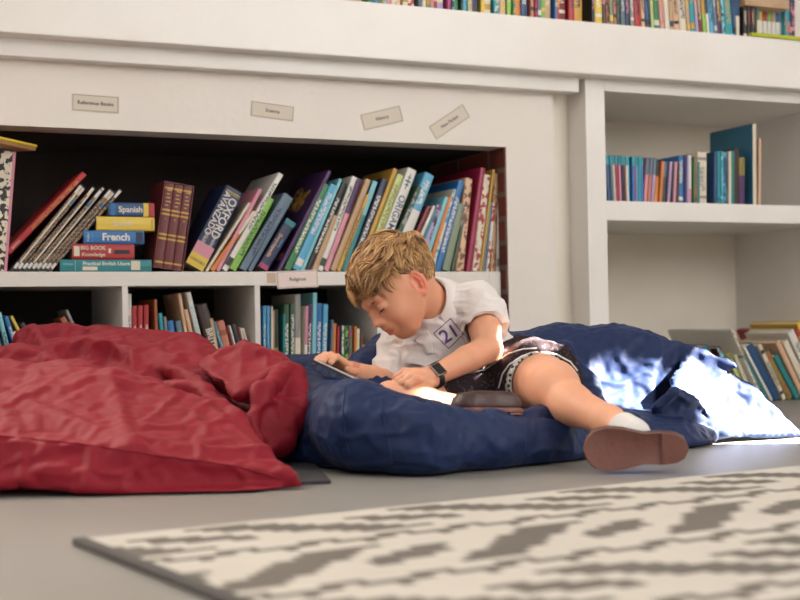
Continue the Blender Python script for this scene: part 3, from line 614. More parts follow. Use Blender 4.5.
BASE = np.array(to_world(np.array([[J['pelvis'][0], J['pelvis'][1], 0.0]]))[0]); BASE[2] = 0.03
def finger(g, base, dirs, lens, r0, k=.0022):
    p = np.array(base); rs = np.linspace(r0, r0 * .8, len(lens) + 1)
    for i, (d, l) in enumerate(zip(dirs, lens)): q = p + nrm(d) * l; g.cone(p, q, rs[i], rs[i+1], k); p = q
    return p
def build_body():
    g = Grid((-.19, 2.30, .015), (.56, 3.16, .50), .0023)
    # skull and face
    g.ell(H(-.006, 0, .035), (.092 * HS, .072 * HS, .080 * HS), HA, .01)
    g.ell(H(.028, 0, .018), (.066 * HS, .062 * HS, .072 * HS), HA, .02)      # brow and temples
    g.ell(H(.036, 0, -.026), (.050 * HS, .049 * HS, .052 * HS), HA, .025)    # cheeks, jaw
    g.ell(H(.066, 0, -.066), (.022 * HS, .021 * HS, .018 * HS), HA, .028)    # chin
    for s in (1, -1):
        g.ell(H(.056, .030 * s, -.026), (.026 * HS, .022 * HS, .026 * HS), HA, .02)  # cheek
        g.cone(H(.005, .055 * s, -.02), H(.055, .026 * s, -.066), .016, .012, .024)   # jaw line
        g.cone(H(.083, .038 * s, .029), H(.091, .014 * s, .028), .006, .006, .014)    # brow ridge
        g.ell(H(.098, .030 * s, .010), (.013, .016, .0085), HA, .012, 'c')      # eye socket
        g.ell(H(.0795, .030 * s, .0095), (.0128, .0145, .0118), HA, .004)            # closed-down lid over the eyeball
    g.chain([H(.090, 0, .022), H(.098, 0, .004), H(.1065, 0, -.014)], [.0055, .006, .0075], .010)   # nose
    for s in (1, -1): g.ell(H(.0965, .0085 * s, -.0175), (.008, .0065, .006), HA, .007)
    g.ell(H(.0875, 0, -.035), (.014, .020, .016), HA, .014)                  # muzzle
    g.chain([H(.088, -.014, -.0425), H(.0975, 0, -.039), H(.088, .014, -.0425)], [.003, .0044, .003], .005)
    g.chain([H(.086, -.012, -.0480), H(.0955, 0, -.0480), H(.086, .012, -.0480)], [.0034, .0052, .0034], .005)
    g.chain([H(.096, -.018, -.0438), H(.106, 0, -.0438), H(.096, .018, -.0438)], [.0012, .002, .0012], .004, op='c')
    # ears: rim, hollow, lobe
    for s in (1, -1):
        c = H(-.001, .0700 * s, -.004); e1 = nrm(hF * .92 - hU * .12 - hL * .42 * s); e3 = nrm(hU * .97 + hF * -.12); e2 = np.cross(e1, e3); e2 = e2 if e2 @ (hL * s) > 0 else -e2
        g.ell(c, (.0135, .0055, .0245), (e1, e2, e3), .004)
        rim = [c + e1 * (.0125 * math.cos(t_)) + e3 * (.0235 * math.sin(t_) + .001) + e2 * .0035 for t_ in np.linspace(R(-10), R(235), 12)]
        g.chain(rim, [.0032] * 12, .003)
        g.ell(c + e2 * .0072 + e1 * .001 + e3 * .003, (.0085, .0058, .0165), (e1, e2, e3), .003, 'c')
        g.ell(c + e2 * .0055 + e1 * .0045 - e3 * .007, (.0055, .006, .006), (e1, e2, e3), .003, 'c')
        g.ell(c - e3 * .0225 + e1 * .003 + e2 * .001, (.0065, .0045, .0075), (e1, e2, e3), .005)
        g.cone(c + e1 * .0115 - e3 * .004 + e2 * .003, c + e1 * .011 - e3 * .010 + e2 * .002, .0034, .003, .003)
        g.chain([c + e1 * -.002 + e3 * .012 + e2 * .0035, c - e1 * .0055 + e3 * .002 + e2 * .0035, c - e1 * .002 - e3 * .011 + e2 * .0035], [.0022, .0024, .0022], .003)
    # neck, trunk
    g.cone(H(-.026, 0, -.012), J['neck'], .038, .040, .014)
    tl = nrm(J['sl'] - J['sr'])
    g.cone(J['neck'], J['chest'], .042, .085, .03); g.cone(J['sl'], J['sr'], .040, .040, .03)
    g.chain([J['chest'], J['belly'], J['pelvis']], [.088, .080, .088], .03)
    # legs
    g.chain([J['hipl'], J['hipl'] * .45 + J['kl'] * .55, J['kl']], [.070, .060, .051], .02)
    g.ell(J['kl'] + np.array((.004, -.026, .008)), (.030, .026, .030), None, .014)
    calf = J['kl'] * .64 + J['al'] * .36 + np.array((-.008, .012, -.008))
    g.chain([J['kl'], calf, J['al'] * .8 + J['kl'] * .2, J['al']], [.046, .038, .027, .025], .016)
    g.chain([J['hipr'], J['kr'] + np.array((.06, .09, -.012))], [.066, .042], .02); g.chain([J['kr'] + np.array((.06, .09, -.012)), J['kr']], [.040, .027], .02)
    g.ell(J['kr'] + np.array((-.008, -.004, .002)), (.025, .030, .020), None, .02)
    g.chain([J['kr'], J['kr'] * .6 + J['ar'] * .4, J['ar']], [.028, .030, .025], .016)
    # feet inside the shoes
    g.cone(J['al'], E(604, 450, 2.42), .024, .018, .01); g.cone(J['al'], E(655, 448, 2.44), .021, .016, .01)
    g.cone(J['ar'], E(505, 410, 2.62), .024, .018, .01)
    # left arm
    g.chain([J['sl'], (J['sl'] + J['el']) * .5 + np.array((.004, 0, 0)), J['el']], [.040, .034, .030], .01)
    mid = J['el'] * .62 + J['wl'] * .38
    g.chain([J['el'], mid, J['wl']], [.030, .028, .0200], .006)
    # left hand: loose fist resting on the leg
    x = nrm(J['hl'] - J['wl']); 
    g.cone(J['wl'], J['hl'] + x * .004, .020, .021, .012, flat=(0.1, -.6, .8), ff=.82)
    kn = J['hl'] + x * .016
    acrs = nrm(np.array((.12, -.78, -.35)) - x * (np.array((.12, -.78, -.35)) @ x))
    dn = nrm(np.cross(acrs, x)); dn = dn if dn[2] < 0 else -dn
    for i in range(4):
        b0 = kn + acrs * (.0225 - .0150 * i) + dn * (-.007 + .002 * i) - x * (.003 * abs(i - 1.2)); ln = (.9, 1.0, .96, .8)[3 - i]
        g.cone(J['hl'] - x * .01 + acrs * (.012 - .008 * i), b0, .0092, .0084, .004)
        finger(g, b0, [x * .8 + dn * .6, x * -.1 + dn * 1, -x * .9 + dn * .35], [.024 * ln, .017 * ln, .012 * ln], .0080 - .0004 * i)
    finger(g, J['wl'] + x * .008 + acrs * .016 + dn * .004, [x * .8 + acrs * .5, x * 1 + acrs * -.1 + dn * .3, x * .9 - acrs * .5], [.022, .018, .014], .0098)
    # right arm and hand holding the tablet
    g.chain([J['sr'], J['er']], [.040, .031], .01)
    g.chain([J['er'], J['er'] * .6 + J['wr'] * .4, J['wr']], [.029, .027, .0190], .006)
    x = nrm(J['hr'] - J['wr']); g.cone(J['wr'], J['hr'], .0185, .019, .012, flat=(.2, .3, .9), ff=.8)
    ac = nrm(np.cross(x, (0, 0, 1.))); up = np.cross(ac, x); up = up if up[2] > 0 else -up
    for i in range(4):
        b0 = J['hr'] + x * (.012 - .003 * abs(i - 1.4)) + ac * (-.019 + .0128 * i) + up * (.004 - .002 * abs(i - 1.5)); ln = (.85, .98, 1, .88)[i]
        g.cone(J['hr'] - x * .008 + ac * (-.012 + .008 * i), b0, .0095, .0083, .008)
        finger(g, b0, [x * .95 + up * .15, x * .8 - up * .55, x * .35 - up * .9], [.022 * ln, .016 * ln, .012 * ln], .0080)
    finger(g, J['wr'] + x * .012 - ac * .016 - up * .006, [x * .7 - ac * .7 - up * .2, x * 1 - ac * .2 - up * .3, x], [.02, .017, .013], .009)
    return g
gb = build_body(); V, F = gb.surface(); del gb
ROOT = thing('boy', 'fair-haired boy in white polo shirt lying on the navy bean bag and reading', 'person', BASE)
V = vsmooth(V, F, 1, .4)
BODY = e_obj('body', V, F, SKIN, ROOT, BASE)
EAR = mat('ear_skin', (224, 140, 114), .5, Subsurface_Weight=.3); LIP = mat('lips', (204, 128, 108), .45, Subsurface_Weight=.2)
BODY.data.materials.append(LIP); BODY.data.materials.append(EAR)
fc = V[F].mean(1); q = (fc - HC) / HS; fu = q @ hU; ff_ = q @ hF; fl_ = q @ hL
lip = (ff_ > .088) & (np.abs(fl_) < .017) & (((fu + .0435) / .0080) ** 2 + (fl_ / .017) ** 2 < 1)
if len(BODY.data.polygons) == len(F): BODY.data.polygons.foreach_set('material_index', (lip.astype(np.int32) + 2 * ((np.abs(fl_) > .0700) & (((ff_ + .001) / .017) ** 2 + ((fu + .005) / .028) ** 2 < 1))).astype(np.int32))
# eyes: lowered lashes, eyebrows
ps = []; rs = []
for s in (1, -1):
    t = np.linspace(-1, 1, 9); ps.append(np.stack([H(.0915 - .006 * a * a, (.030 + .0125 * a) * s, .0035 + .0025 * a * a) for a in t])); rs.append(.0014 * (1.1 - t * t) + .0005)
    for a in np.linspace(-.8, 1, 8): ps.append(np.stack([H(.0915 - .006 * a * a, (.030 + .0125 * a) * s, .0035), H(.098 - .005 * a * a, (.030 + .0150 * a) * s, -.0005)])); rs.append([.0004, .0001])
v, f = tubes(ps, rs); e_obj('eyelashes', v, f, mat('lash_brown', (62, 38, 26), .6), ROOT, BASE)
rg = np.random.RandomState(3); ps = []; rs = []
for s in (1, -1):
    for i in range(60):
        a = rg.uniform(-1, 1); b = rg.uniform(-.0022, .0022) + .0065 * (1 - a * a) * .4; p0 = H(.0955 - .0065 * (a + .45) ** 2, (.029 + .0165 * a) * s, .026 + b)
        ps.append(np.stack([p0, p0 + hL * s * .005 - hF * .0012 + hU * .0006])); rs.append([.0006, .0003])
v, f = tubes(ps, rs, 3); e_obj('eyebrows', v, f, mat('brow_blond', (150, 104, 62), .7), ROOT, BASE)

# ---- hair
def hairmat():
    m = mat('blond_hair', (176, 130, 76), .42); nt, b, N = nodes(m); b.inputs['Specular IOR Level'].default_value = .5
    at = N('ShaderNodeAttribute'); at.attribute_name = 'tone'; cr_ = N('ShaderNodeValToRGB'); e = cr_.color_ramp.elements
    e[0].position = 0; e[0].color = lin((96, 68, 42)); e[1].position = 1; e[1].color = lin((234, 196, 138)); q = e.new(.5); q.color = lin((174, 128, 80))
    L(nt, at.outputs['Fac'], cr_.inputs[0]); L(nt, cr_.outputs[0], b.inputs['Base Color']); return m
def skull(f, l, u):                        # radius of the scalp in a direction (unit vector in head axes), from the skull centre
    d = np.stack((f, l, u), -1); return 1 / np.sqrt((d[..., 0] / np.where(d[..., 0] > 0, .0895, .093)) ** 2 + (d[..., 1] / .0735) ** 2 + (d[..., 2] / .0815) ** 2)
SCN = H(-.004, 0, .035)
def hair():
    """short sides brushed down and back, a longer top falling forward over the brow in clumped, wavy locks"""
    rg = np.random.RandomState(11); ps = []; rs = []; tone = []; crown = nrm((-.72, .05, .62))
    def allowed(f, l, u):
        lim = -.60 if f < -.30 else (-.22 if f < .02 else -.22 + (f - .02) * 1.15)
        if f > .50: lim = .22
        if abs(l) > .70 and -.10 < f < .24 and u < -.14: return False
        return u > lim
    cl = rg.normal(size=(900, 3)); cl /= np.linalg.norm(cl, axis=1, keepdims=True)           # lock roots
    for c in cl:
        if not allowed(*c): continue
        u = c[2]; f = c[0]; top = np.clip((u - .10) / .40, 0, 1); fr = np.clip((f + .1) / .8, 0, 1)
        fl = c - crown * (c @ crown); fl /= max(np.linalg.norm(fl), 1e-6)
        if top > 0: fl = fl * (1 - .35 * top) + top * np.array((.75, -.22, -.1)) + rg.normal(size=3) * .26 * top
        if top < .5 or f < -.2: fl = fl * .5 + np.array((-.22 if f > -.3 else .1, 0, -.85)) * (1 - top)
        fl = fl + rg.normal(size=3) * .14
        L0 = (.013 + .034 * top + .014 * fr * top + .014 * (f > .4)) * rg.uniform(.75, 1.2); lift = (.003 + .013 * top + .006 * fr * top) * rg.uniform(.45, 1.25)
        wave = rg.uniform(-1, 1) * .55 * (.3 + top); ph = rg.uniform(0, 6); ct = np.clip(.46 + rg.normal() * .20 + .06 * top, .05, .95)
        k = int(9 + 5 * top)
        for _ in range(k):
            off = rg.normal(size=3) * (.062 if top > .3 else .05); a = c + off; a /= np.linalg.norm(a)
            if not allowed(*a): continue
            L1 = L0 * rg.uniform(.8, 1.12); m = 7; q = a * skull(*a) * .985; path = []; conv = .45 * top
            lf = lift * rg.uniform(.75, 1.1)
            for i in range(m):
                t = i / (m - 1); dd = q / np.linalg.norm(q); rad = skull(*dd) * .985 + lf * math.sin(min(1, t * 1.5 + .12) * math.pi / 2)
                path.append(dd * rad); axis = c + fl * (L0 / .085) * t; tg = fl - dd * (fl @ dd); tg /= max(np.linalg.norm(tg), 1e-6)
                pull = (axis / np.linalg.norm(axis) - dd); tg = tg + pull * conv * 6 * t + np.cross(dd, tg) * wave * math.sin(3.2 * t + ph) + rg.normal(size=3) * .04
                q = dd * rad + tg * L1 / (m - 1)
            path = np.array(path); w = SCN + HS * (path[:, :1] * hF + path[:, 1:2] * hL + path[:, 2:] * hU); tt = np.linspace(0, 1, m)
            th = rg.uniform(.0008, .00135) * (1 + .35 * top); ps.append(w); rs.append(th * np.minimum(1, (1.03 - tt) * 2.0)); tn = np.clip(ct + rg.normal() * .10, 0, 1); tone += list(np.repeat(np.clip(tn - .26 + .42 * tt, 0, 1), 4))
    v, f = tubes(ps, rs, 4); return v, f, tone
v, f, tone = hair()
# close cap under the strands
g = Grid(HC - .16, HC + .16, .003)
g.ell(SCN, (.0925 * HS, .0745 * HS, .0825 * HS), HA, .002)
def cutp(g, p, n, k=.004):
    p = np.array(p); n = nrm(n); sl, X, Y, Z = g.box(g.lo, g.lo + g.h * g.n); g.a = np.maximum(g.a, ((X - p[0]) * n[0] + (Y - p[1]) * n[1] + (Z - p[2]) * n[2]).astype(np.float32))
cutp(g, H(.012, 0, .030), -hU * .80 + hF * .60); cutp(g, H(0, 0, -.006), -hU * .9 + hF * .42)
cv, cf = g.surface(); o0 = len(v)
me_v = np.concatenate((v, cv)); me_f = np.concatenate((f, cf + o0))
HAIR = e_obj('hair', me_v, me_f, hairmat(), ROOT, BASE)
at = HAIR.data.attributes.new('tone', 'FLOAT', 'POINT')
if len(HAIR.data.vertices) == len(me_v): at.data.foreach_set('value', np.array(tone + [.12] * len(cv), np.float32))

# ---- polo shirt
SHIRT = cloth('white_polo_cotton', (224, 216, 212), (214, 206, 203), .8, .2, 700)
def fold(V, N_, a, b, amp, wid, sharp=1.0):                    # a soft ridge (or groove) between two points
    a, b = np.array(a), np.array(b); v = b - a; t = np.clip(((V - a) @ v) / (v @ v), 0, 1); d = np.linalg.norm(V - a - t[:, None] * v, axis=1)
    w = amp * np.exp(-(d / wid) ** 2) * np.clip(np.minimum(t, 1 - t) * 4, 0, 1) ** .6; return V + N_ * w[:, None]
g = Grid((-.13, 2.74, .02), (.34, 3.16, .38), .0024)
tl = nrm(J['sl'] - J['sr']); fwd = nrm(np.cross(tl, nrm(J['neck'] - J['pelvis']))); fwd = fwd if fwd[1] < 0 else -fwd
g.cone(J['sl'] - tl * .012, J['sr'] + tl * .012, .050, .050, .04)
g.cone(J['neck'] + np.array((.006, .010, -.014)), J['chest'], .054, .098, .04)
g.chain([J['chest'], J['belly'], J['belly'] * .45 + J['pelvis'] * .55], [.104, .098, .098], .03)
g.ell(J['chest'] + fwd * .03 + np.array((-.02, 0, -.03)), (.105, .09, .085), None, .03)
g.cone(J['neck'] + np.array((.012, .012, -.014)), J['sl'] - tl * .01, .046, .048, .03)
hem = J['sl'] * .40 + J['el'] * .60; sd = nrm(J['el'] - J['sl'])
g.chain([J['sl'], J['sl'] * .75 + J['el'] * .25 + np.array((.006, 0, .0)), hem + np.array((.004, 0, .0))], [.050, .049, .050], .02)
cutp_ = (hem, sd)
g.cone(J['sr'], J['er'] * .7 + J['sr'] * .3, .050, .044, .02)
def cut_local(g, p, n, c, r, k=.003):
    p = np.array(p); n = nrm(n); sl, X, Y, Z = g.box(np.array(c) - r, np.array(c) + r)
    g.a[sl] = np.maximum(g.a[sl], ((X - p[0]) * n[0] + (Y - p[1]) * n[1] + (Z - p[2]) * n[2]).astype(np.float32))
cut_local(g, hem - sd * .006, sd + np.array((.1, 0, 0.0)), hem + sd * .03, .058)
g.cone(hem - sd * .035, hem + sd * .05, .036, .046, .003, op='c')      # hollow sleeve mouth
nd = nrm(H(-.02, 0, -.03) - J['neck'])
g.cone(J['neck'] + nd * .012, J['neck'] + nd * .09, .047, .060, .004, op='c')
V, F = g.surface(); N_ = vnormals(V, F)
w = sum(np.maximum(0, 1 - 2.2 * np.abs(vnoise(V * np.array(s_) + sd_, sd_))) * a_ for s_, sd_, a_ in (((14, 12, 24), 3, .0055), ((30, 30, 46), 9, .0028), ((70, 60, 90), 5, .0007)))
V = V + N_ * (w - .003)[:, None]
for a, b, am, wd in ((E(388, 352, 2.9), E(452, 372, 2.87), .007, .008), (E(392, 340, 2.9), E(430, 358, 2.88), -.007, .007), (E(398, 372, 2.86), E(462, 366, 2.87), .006, .007), (E(470, 322, 2.86), E(456, 352, 2.86), -.007, .008),
                     (E(468, 318, 2.86), E(440, 306, 2.88), -.006, .008), (E(410, 365, 2.88), E(455, 380, 2.86), -.006, .006), (E(400, 345, 2.88), E(398, 372, 2.88), -.005, .007), (E(490, 298, 2.88), E(497, 318, 2.86), .004, .006)):
    V = fold(V, vnormals(V, F), a, b, am * 1.7, wd)
V = vsmooth(V, F, 2, .5)
POLO = e_obj('polo_shirt', V, F, SHIRT, ROOT, BASE)
from mathutils.bvhtree import BVHTree
def bvh_of(V, F): return BVHTree.FromPolygons([tuple(v) for v in to_world(V)], [tuple(int(i) for i in f) for f in F])
BV = bvh_of(V, F)
def on_surface(bv, px, py, off=.0008, fallback=2.88):          # the point of a surface that shows at a pixel, lifted a little along its normal
    r = ray(px, py).normalized(); h = bv.ray_cast(CAM, r)
    if h[0] is None: return Vector(P(px, py, fallback)), Vector((0, -1, 0))
    n = h[1] if h[1].dot(r) < 0 else -h[1]; return h[0] + n * off, n
# diamond badge with the number 21
def conform(me, cx, cy, ang, bv, sc):                          # flat badge (units = px) laid onto the cloth
    c, s = math.cos(ang), math.sin(ang)
    for v in me.vertices:
        x, y, z = v.co; q, n = on_surface(bv, cx + sc * (x * c + y * s), cy - sc * (-x * s + y * c), .0016); v.co = q - Vector(BASE)
    me.update(); return me
INK = mat('violet_print', (92, 72, 132), .7)
def strip(pts, w):                                             # outline strip through px points
    bm = bmesh.new(); n = len(pts); c = np.mean(pts, 0); vi = []; 
    for i in range(n):
        a, b = np.array(pts[i]), np.array(pts[(i+1) % n])
        for t in np.linspace(0, 1, 9)[:-1]:
            p = a + (b - a) * t; vi.append((p, c + (p - c) * (1 - w)))
    vs = []; 
    for p, q in vi: vs += [bm.verts.new((p[0], -p[1], 0)), bm.verts.new((q[0], -q[1], 0))]
    m = len(vi)
    for i in range(m): j = (i + 1) % m; bm.faces.new((vs[2*i], vs[2*i+1], vs[2*j+1], vs[2*j]))
    me = bpy.data.meshes.new('badge_frame'); bm.to_mesh(me); bm.free(); return me
me = strip([(433, 333.5), (450.5, 318), (464, 334), (448.5, 349)], .075)
for v in me.vertices: q, n = on_surface(BV, v.co.x, -v.co.y, .0007); v.co = q - Vector(BASE)
link('badge_frame', me, INK, ROOT)
me = text_me('21', 19.0, bold=.28, ext=0)
bm = bmesh.new(); bm.from_mesh(me); bmesh.ops.triangulate(bm, faces=bm.faces[:]); bmesh.ops.subdivide_edges(bm, edges=bm.edges[:], cuts=1); bm.to_mesh(me); bm.free()
conform(me, 449.5, 334, R(-33), BV, 1.0); link('number', me, INK, ROOT)
for v in me.vertices: pass
# collar: a folded band round the neck, open at the front
def collar():
    ax = nd; a0 = nrm(np.cross(ax, fwd)); b0 = np.cross(ax, a0); b0 = b0 if b0 @ fwd > 0 else -b0; C0 = J['neck'] + nd * .016
    n = 56; prof = [(.047, -.012), (.048, .014), (.050, .0225), (.0540, .0220), (.061, .010), (.072, -.010), (.0775, -.022), (.0755, -.0235), (.069, -.012), (.058, .006), (.052, .010), (.0495, -.012)]
    V = []; F = []; m = len(prof)
    for i in range(n):
        t = R(22) + (i / (n - 1)) * (2 * math.pi - R(44)); d = b0 * math.cos(t) + a0 * math.sin(t); fr = max(0, math.cos(t)) ** 2
        for r, z in prof:
            zz = z - .016 * fr - (.012 * fr * (z < 0) * (r > .055)); rr = r * (1 + .10 * fr); V.append(C0 + d * rr * 1.0 + ax * zz)
    for i in range(n - 1):
        for j in range(m): k = (j + 1) % m; F.append((i*m+j, i*m+k, (i+1)*m+k, (i+1)*m+j))
    return np.array(V), np.array(F)
cv, cf = collar(); e_obj('collar', cv, cf, SHIRT, ROOT, BASE)
# placket and front collar point, lying on the shirt
def patch(bv, poly, off, th, name, m):
    poly = [Vector((x, -y, 0)) for x, y in poly]; bm = bmesh.new(); f_ = bm.faces.new([bm.verts.new(p) for p in poly]); bmesh.ops.triangulate(bm, faces=[f_])
    for _ in range(3): bmesh.ops.subdivide_edges(bm, edges=bm.edges[:], cuts=1, use_grid_fill=True)
    bmesh.ops.recalc_face_normals(bm, faces=bm.faces[:]); top = {}
    for v_ in bm.verts: q, n = on_surface(bv, v_.co.x, -v_.co.y, off); top[v_] = (q - Vector(BASE), n)
    for v_, (q, n) in top.items(): v_.co = q
    me = bpy.data.meshes.new(name); bm.to_mesh(me); bm.free(); o = link(name, me, m, ROOT, smooth=True); sm = o.modifiers.new('Solidify', 'SOLIDIFY'); sm.thickness = th; sm.offset = 0; return o
patch(BV, [(414, 341), (421, 334), (428, 331), (431.5, 337), (433, 353), (427, 355), (423.5, 346)], .0010, .0012, 'placket', SHIRT)
pts = [(409, 341), (417, 336.5), (425, 340), (431, 351), (424, 356), (414, 352)]
for (bx, by) in ((428.5, 338.5),):
    q, n = on_surface(BV, bx, by, .001); bm = bmesh.new(); bmesh.ops.create_cone(bm, cap_ends=True, segments=16, radius1=.0045, radius2=.004, depth=.002); me = bpy.data.meshes.new('button'); bm.to_mesh(me); bm.free()
    b = link('button', me, mat('pearl_button', (225, 220, 216), .25), ROOT); b.location = q - Vector(BASE); b.rotation_euler = n.to_track_quat('Z', 'Y').to_euler()

# ---- shorts
def shortsmat():
    m = mat('dark_print_shorts', (62, 50, 52), .95); nt, b, N = nodes(m); b.inputs['Specular IOR Level'].default_value = .08; tc = N('ShaderNodeTexCoord')
    n = N('ShaderNodeTexNoise'); n.inputs['Scale'].default_value = 130; n.inputs['Detail'].default_value = 3; L(nt, tc.outputs['Object'], n.inputs['Vector'])
    L(nt, mix_n(nt, math_n(nt, 'MULTIPLY', math_n(nt, 'GREATER_THAN', n.outputs[0], .60), .35), lin((52, 42, 45)), lin((120, 112, 112))), b.inputs['Base Color']); return m
g = Grid((-.06, 2.66, .015), (.44, 3.16, .26), .0026)
g.cone(J['belly'] * .42 + J['pelvis'] * .58, J['pelvis'], .092, .108, .02)
th = J['hipl'] * .40 + J['kl'] * .60; td = nrm(J['kl'] - J['hipl'])
g.chain([J['pelvis'], J['hipl'], J['hipl'] * .6 + J['kl'] * .4 + np.array((.006, 0, .004)), th + np.array((.008, 0, .004))], [.10, .092, .084, .082], .03)
g.chain([J['hipr'], J['hipr'] * .45 + (J['kr'] + np.array((.06, .09, 0))) * .55], [.086, .070], .03)
g.cone(J['el'] + np.array((.005, .085, -.035)), J['hipl'] + np.array((.0, -.06, .0)), .045, .06, .03)
cut_local(g, th - td * .01, td + np.array((.25, 0, .10)), th + td * .05, .105)
g.cone(th - td * .05, th + td * .08, .060, .078, .003, op='c')
V, F = g.surface(); N_ = vnormals(V, F)
w = sum(np.maximum(0, 1 - 2.2 * np.abs(vnoise(V * np.array(s_) + sd_, sd_))) * a_ for s_, sd_, a_ in (((22, 12, 26), 13, .006), ((40, 24, 46), 19, .003)))
V = vsmooth(V + N_ * (w - .003)[:, None], F, 2, .5); SBV = bvh_of(V, F)
SHORTS = e_obj('shorts', V, F, shortsmat(), ROOT, BASE)
# pale piping lines on the shorts
def surf_line(bv, pts, r, name, m, off=.001):
    out = []
    for (x0, y0), (x1, y1) in zip(pts[:-1], pts[1:]):
        for t in np.linspace(0, 1, 6)[:-1]: q, n = on_surface(bv, x0 + (x1 - x0) * t, y0 + (y1 - y0) * t, off); out.append(q)
    out = np.array([tuple(q) for q in out]); d = np.linalg.norm(np.diff(out, axis=0), axis=1)
    for i in range(1, len(out)):
        if np.linalg.norm(out[i] - out[i-1]) > .03: out[i] = out[i-1] + (out[i] - out[i-1]) * .1
    v, f = tubes([out], [np.full(len(out), r)], 5); me = np_mesh(name, v - np.array(BASE), f); o = link(name, me, m, ROOT, smooth=True); return o
PIPE = mat('pale_piping', (226, 220, 220), .8)
surf_line(SBV, [(471, 373), (484, 370), (497, 362), (509, 354), (523, 349), (540, 348)], .0016, 'piping', PIPE)
surf_line(SBV, [(499, 388), (503, 374), (510, 364), (522, 356), (540, 352), (556, 354), (570, 362), (579, 373)], .0019, 'hem_piping', PIPE)
# patterned boxer hem inside the leg opening
def boxmat():
    m = mat('speckled_boxer_cloth', (170, 168, 166), .9); nt, b, N = nodes(m); tc = N('ShaderNodeTexCoord'); n = N('ShaderNodeTexVoronoi'); n.inputs['Scale'].default_value = 95; L(nt, tc.outputs['Object'], n.inputs['Vector'])
    L(nt, mix_n(nt, math_n(nt, 'LESS_THAN', n.outputs['Distance'], .33), lin((186, 184, 180)), lin((48, 44, 46))), b.inputs['Base Color']); return m
g = Grid((.0, 2.60, .015), (.46, 3.0, .26), .0026); c = th - td * .012
g.cone(c - td * .05, c + td * .012 + np.array((-.006, 0, 0)), .068, .070, .003); cut_local(g, c + td * .022, td + np.array((.12, 0, .25)), c + td * .04, .1); g.cone(c - td * .06, c + td * .08, .063, .066, .002, op='c')
V, F = g.surface(); e_obj('boxer_hem', V, F, boxmat(), ROOT, BASE)
# ---- shoes, socks
SOCK = cloth('white_sock', (222, 218, 214), (206, 202, 198), .9, .2, 400, .5)
def shoe(name_, heel, toe, solen, w, hgt, ankle, lab=None):
    """heel, toe: sole centre-line ends; solen: direction out of the sole"""
    x = nrm(toe - heel); n = nrm(solen - x * (solen @ x)); y = np.cross(n, x); Ln = dE(toe, heel); c = (toe + heel) / 2
    def outline(t):                                          # half width along the sole (0 heel .. 1 toe)
        return w * .5 * np.interp(t, [0, .04, .12, .25, .42, .62, .78, .9, .97, 1], [.0, .45, .68, .74, .70, .93, 1.0, .85, .5, 0])
    ts = np.concatenate(([0, .008, .02, .04, .07, .11], np.linspace(.16, .86, 18), [.9, .935, .96, .98, .992, 1.0]))
    edge = [(heel + x * Ln * t, outline(t)) for t in ts]
    ring = [p + y * o for p, o in edge] + [p - y * o for p, o in edge[::-1][1:-1]]
    def shell(levels, name, m):
        k = len(ring); V = []; F = []
        for dz, sc in levels:
            for p in ring: q = c + (p - c) * sc; V.append(q - n * dz)
        for i in range(len(levels) - 1):
            for j in range(k): j2 = (j + 1) % k; F.append((i*k+j, i*k+j2, (i+1)*k+j2, (i+1)*k+j))
        bm = bmesh.new(); vv = [bm.verts.new(tuple(v)) for v in V]
        for f in F: bm.faces.new([vv[i] for i in f])
        h = len(edge)
        for b0, fl in ((0, False), ((len(levels)-1)*k, True)):
            for i in range(h - 1):
                idx = [i, i+1] + ([k - i - 1] if 0 < i + 1 < h - 1 or 1 else [])
                a_, b_ = i, i + 1; a2 = (k - i) % k if i else 0; b2 = (k - i - 1) if i + 1 < h - 1 else h - 1
                q = list(dict.fromkeys([a_, b_, b2, a2]));
                if len(q) >= 3: bm.faces.new([vv[b0 + t_] for t_ in q])
        bmesh.ops.recalc_face_normals(bm, faces=bm.faces[:])
        bm.verts.ensure_lookup_table(); vs = np.array([v.co[:] for v in bm.verts]); wv = to_world(vs) - BASE
        for v_, q in zip(bm.verts, wv): v_.co = q
        me = bpy.data.meshes.new(name); bm.to_mesh(me); bm.free(); return link(name, me, m, ROOT, smooth=True)
    SO = paint('tan_rubber_sole', (128, 84, 74), (112, 70, 62), 14, .55, .35, 120); UPM = paint('brown_leather', (70, 42, 40), (56, 34, 34), 10, .45, .3, 200)
    s = shell([(.0005, .955), (.0, .97), (.0015, .995), (.006, 1.0), (.0095, .985)], 'shoe_sole', SO)
    u = shell([(.008, .975), (.014, 1.0), (hgt * .45, 1.0), (hgt * .75, .93), (hgt * .95, .78), (hgt, .6)], 'shoe', UPM); s.parent = u
    hb = []                                                  # raised heel block, a groove shows across the sole
    tt = np.linspace(.01, .25, 8); V = []; F = []
    for t in tt:
        o_ = outline(t) * .94
        for sy in (-1, 1):
            for z in (-.0, .004): V.append(heel + x * Ln * t + y * o_ * sy + n * z)
    for i in range(len(tt) - 1):
        a_ = i * 4; b_ = a_ + 4
        for q in ((0, 2, 3, 1),): pass
        F += [(a_+1, a_+3, b_+3, b_+1), (a_, a_+1, b_+1, b_), (a_+2, b_+2, b_+3, a_+3)]
    F += [(0, 2, 3, 1), ((len(tt)-1)*4, (len(tt)-1)*4+1, (len(tt)-1)*4+3, (len(tt)-1)*4+2)]
    e_ = e_obj('shoe_heel', np.array(V), np.array(F), SO, u, BASE); e_.data.polygons.foreach_set('use_smooth', [False] * len(F))
shoe('left', E(689, 448.5, 2.345), E(583, 450, 2.37), nrm((-.10, -.97, -.10)), .078, .05, J['al'])
shoe('right', E(522, 414, 2.56), E(452, 414.5, 2.50), nrm((.05, -.18, -1.0)), .066, .042, J['ar'])
g = Grid(J['al'] - .1, J['al'] + .1, .0025); dsh = nrm(J['kl'] - J['al']); g.chain([J['al'] - dsh * .028, J['al'] + dsh * .03], [.032, .0305], .005)
